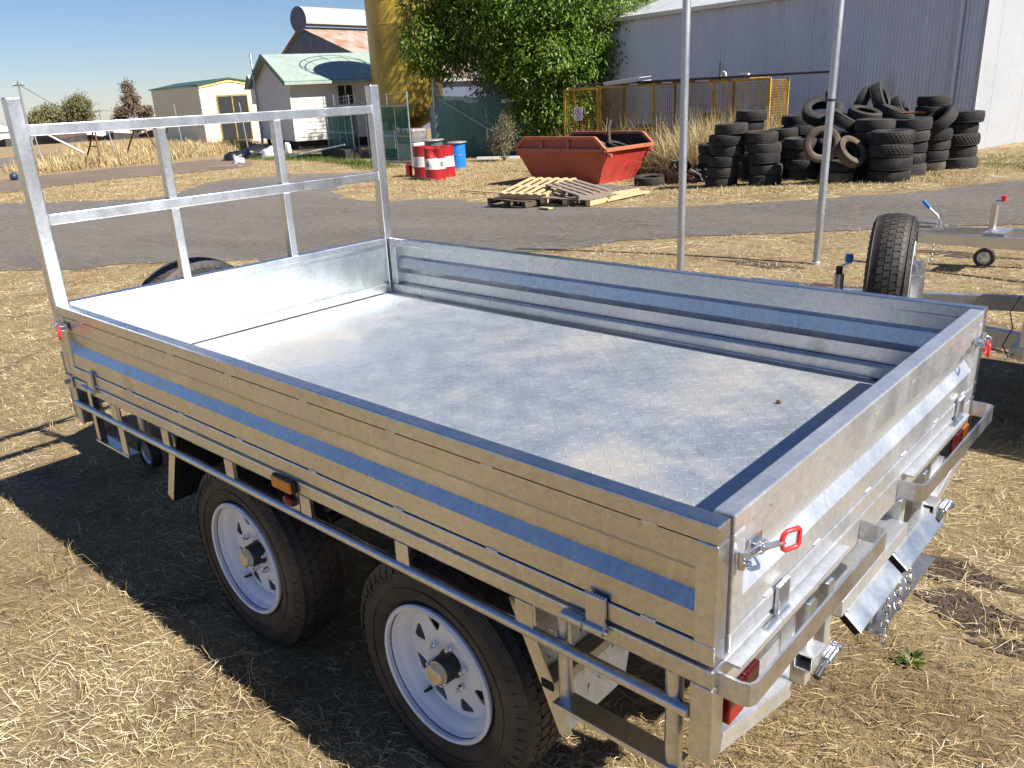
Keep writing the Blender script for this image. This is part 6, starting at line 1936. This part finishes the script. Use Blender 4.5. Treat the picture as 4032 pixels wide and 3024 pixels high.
t.obj('corner_post', 'galv_rough', bd)
MB().box(2.865, 2.895, 3.345, 3.375, .472, .475).obj('post_end', 'hollow_shade', bd)
MB().box(2.906, 5.6, 3.34, 3.38, .56, .95).obj('side_wall', 'galv', bd, bevel=.003)
MB().box(2.906, 5.6, 4.85, 4.89, .56, .95).obj('side_wall', 'galv', bd, bevel=.003)
MB().box(2.86, 2.90, 3.386, 4.849, .56, .95).obj('front_wall', 'galv', bd, bevel=.003)
MB().box(2.901, 5.6, 3.381, 4.849, .55, .56).obj('floor', 'galv_floor', bd)
MB().box(5.55, 5.6, 3.381, 4.849, .561, .95).obj('tailgate', 'galv', bd)
mb = MB()
lk = [(2.83, 3.33, .80), (2.80, 3.30, .72), (2.82, 3.31, .64), (2.79, 3.30, .55), (2.82, 3.31, .49)]
mb.tube(lk, .003, 6); mb.tube([(2.6, 3.36, .56), (2.72, 3.33, .52), (2.84, 3.33, .50)], .003, 6)
mb.obj('loose_cable', 'black_plastic', T2, smooth=60)
MB().tube([(2.81 + .012 * math.cos(a * .6), 3.315, .505 + .03 * math.sin(a * .6)) for a in range(11)], .004, 6).obj('pin_ring', 'zinc', T2)
for y, rz in ((3.28, 0), (4.96, math.pi)):
    make_wheel(T2, loc=(4.4, y, .341), rotz=rz)
MB().tube([(4.4, 3.3, .341), (4.4, 4.94, .341)], .025, 10).obj('axle', 'black_hub', T2)
for y in (3.37, 4.87):
    MB().box(4.0, 4.8, y - .03, y + .03, .40, .454).obj('spring', 'black_hub', T2)

# ---- farther trailer: A frame drawbar with brake lever and red handled jockey wheel
T3 = thing('braked_trailer', 'galvanised trailer drawbar with blue brake lever and red handled jockey wheel', 'trailer', (0, 0, 0))
ch3 = sub('chassis', T3)
nA, nB = Vector((1.08, 7.52, .30)), Vector((4.6, 7.10, .38))
fA, fB = Vector((1.25, 7.72, .33)), Vector((4.6, 8.55, .38))
MB().bar(nA, nB, .05, .105).obj('drawbar', 'galv', ch3, bevel=.003)
MB().bar(fA, fB, .05, .095).obj('drawbar', 'galv', ch3, bevel=.003)
MB().box(1.72, 1.9, 7.50, 7.86, .33, .39).obj('cross_plate', 'galv', ch3, bevel=.003)
cp = sub('coupling', T3, (1.05, 7.60, .38))
MB().box(-.09, .22, -.05, .05, -.03, .02).obj('body', 'zinc', cp, bevel=.012)
MB().box(.05, .25, -.035, .035, .0205, .055).obj('slide', 'zinc', cp, bevel=.008)
MB().lathe([(0, -.05), (.04, -.04), (.05, 0), (.04, .04), (0, .05)], 16, Matrix.Translation((-.08, 0, -.01))).obj('socket', 'zinc', cp, smooth=50)
MB().bar((-.10, 0, .02), (-.075, 0, .13), .02, .03).obj('lock_handle', 'zinc', cp, bevel=.004)
bk = sub('brake_lever', T3, (1.30, 7.60, .38))
MB().tube([(.0, 0, 0), (.02, 0, .06), (-.02, 0, .13), (-.10, 0, .20)], [.014, .013, .011, .010], 8).obj('lever', 'zinc', bk, smooth=50)
MB().bar((-.095, 0, .195), (-.165, 0, .265), .025, .030).obj('grip', 'blue_plastic', bk, bevel=.006)
MB().box(-.06, .06, -.03, .03, -.03, .03).obj('bracket', 'zinc', bk, bevel=.005)
j3 = sub('jockey_wheel', T3, (1.73, 7.80, 0))
MB().tube([(0, 0, .12), (.0, 0, .42)], .024, 14).obj('stem', 'galv', j3, smooth=40)
MB().tube([(.0, 0, .34), (.0, 0, .62)], .031, 14).obj('sleeve', 'brass_cap', j3, smooth=40)
MB().tube([(0, 0, .62), (0, 0, .645), (.06, .01, .65)], .010, 8).obj('crank', 'zinc', j3, smooth=40)
MB().lathe([(0, -.005), (.016, -.005), (.028, .045), (.018, .05), (0, .048)], 12, Matrix.Translation((.062, .01, .648)) @ Matrix.Rotation(math.pi / 2, 4, 'X')).obj('knob', 'red_plastic', j3, smooth=40)
MB().lathe(tyre_profile(.10, .06, .06), 28, Matrix.Translation((-.03, 0, .098)), closed=True).obj('tyre', 'rubber', j3, smooth=40)
MB().lathe([(.062, -.02), (.05, -.008), (.018, -.018), (.018, .018), (.05, .008), (.062, .02)], 24, Matrix.Translation((-.03, 0, .098))).obj('rim', 'galv', j3, smooth=40)
c3 = sub('safety_chain', T3)
chain(c3, (1.30, 7.52, .25), 9)
chain(c3, (1.10, 7.50, .30), 3)
ob = sub('tray_body', T3)
MB().box(4.5, 7.2, 7.05, 8.6, .42, .46).obj('floor', 'galv_floor', ob)
for y in (7.05, 8.56):
    MB().box(4.5, 7.2, y, y + .04, .461, .85).obj('side_wall', 'galv', ob, bevel=.003)
MB().box(4.5, 4.54, 7.091, 8.559, .461, .85).obj('front_wall', 'galv', ob)
for y, rz in ((6.95, 0), (8.7, math.pi)):
    make_wheel(T3, loc=(5.9, y, .341), rotz=rz)
MB().tube([(5.9, 7.0, .341), (5.9, 8.66, .341)], .025, 10).obj('axle', 'black_hub', T3)
for y in (7.15, 8.5):
    MB().box(5.5, 6.3, y - .03, y + .03, .36, .419).obj('spring', 'black_hub', T3)
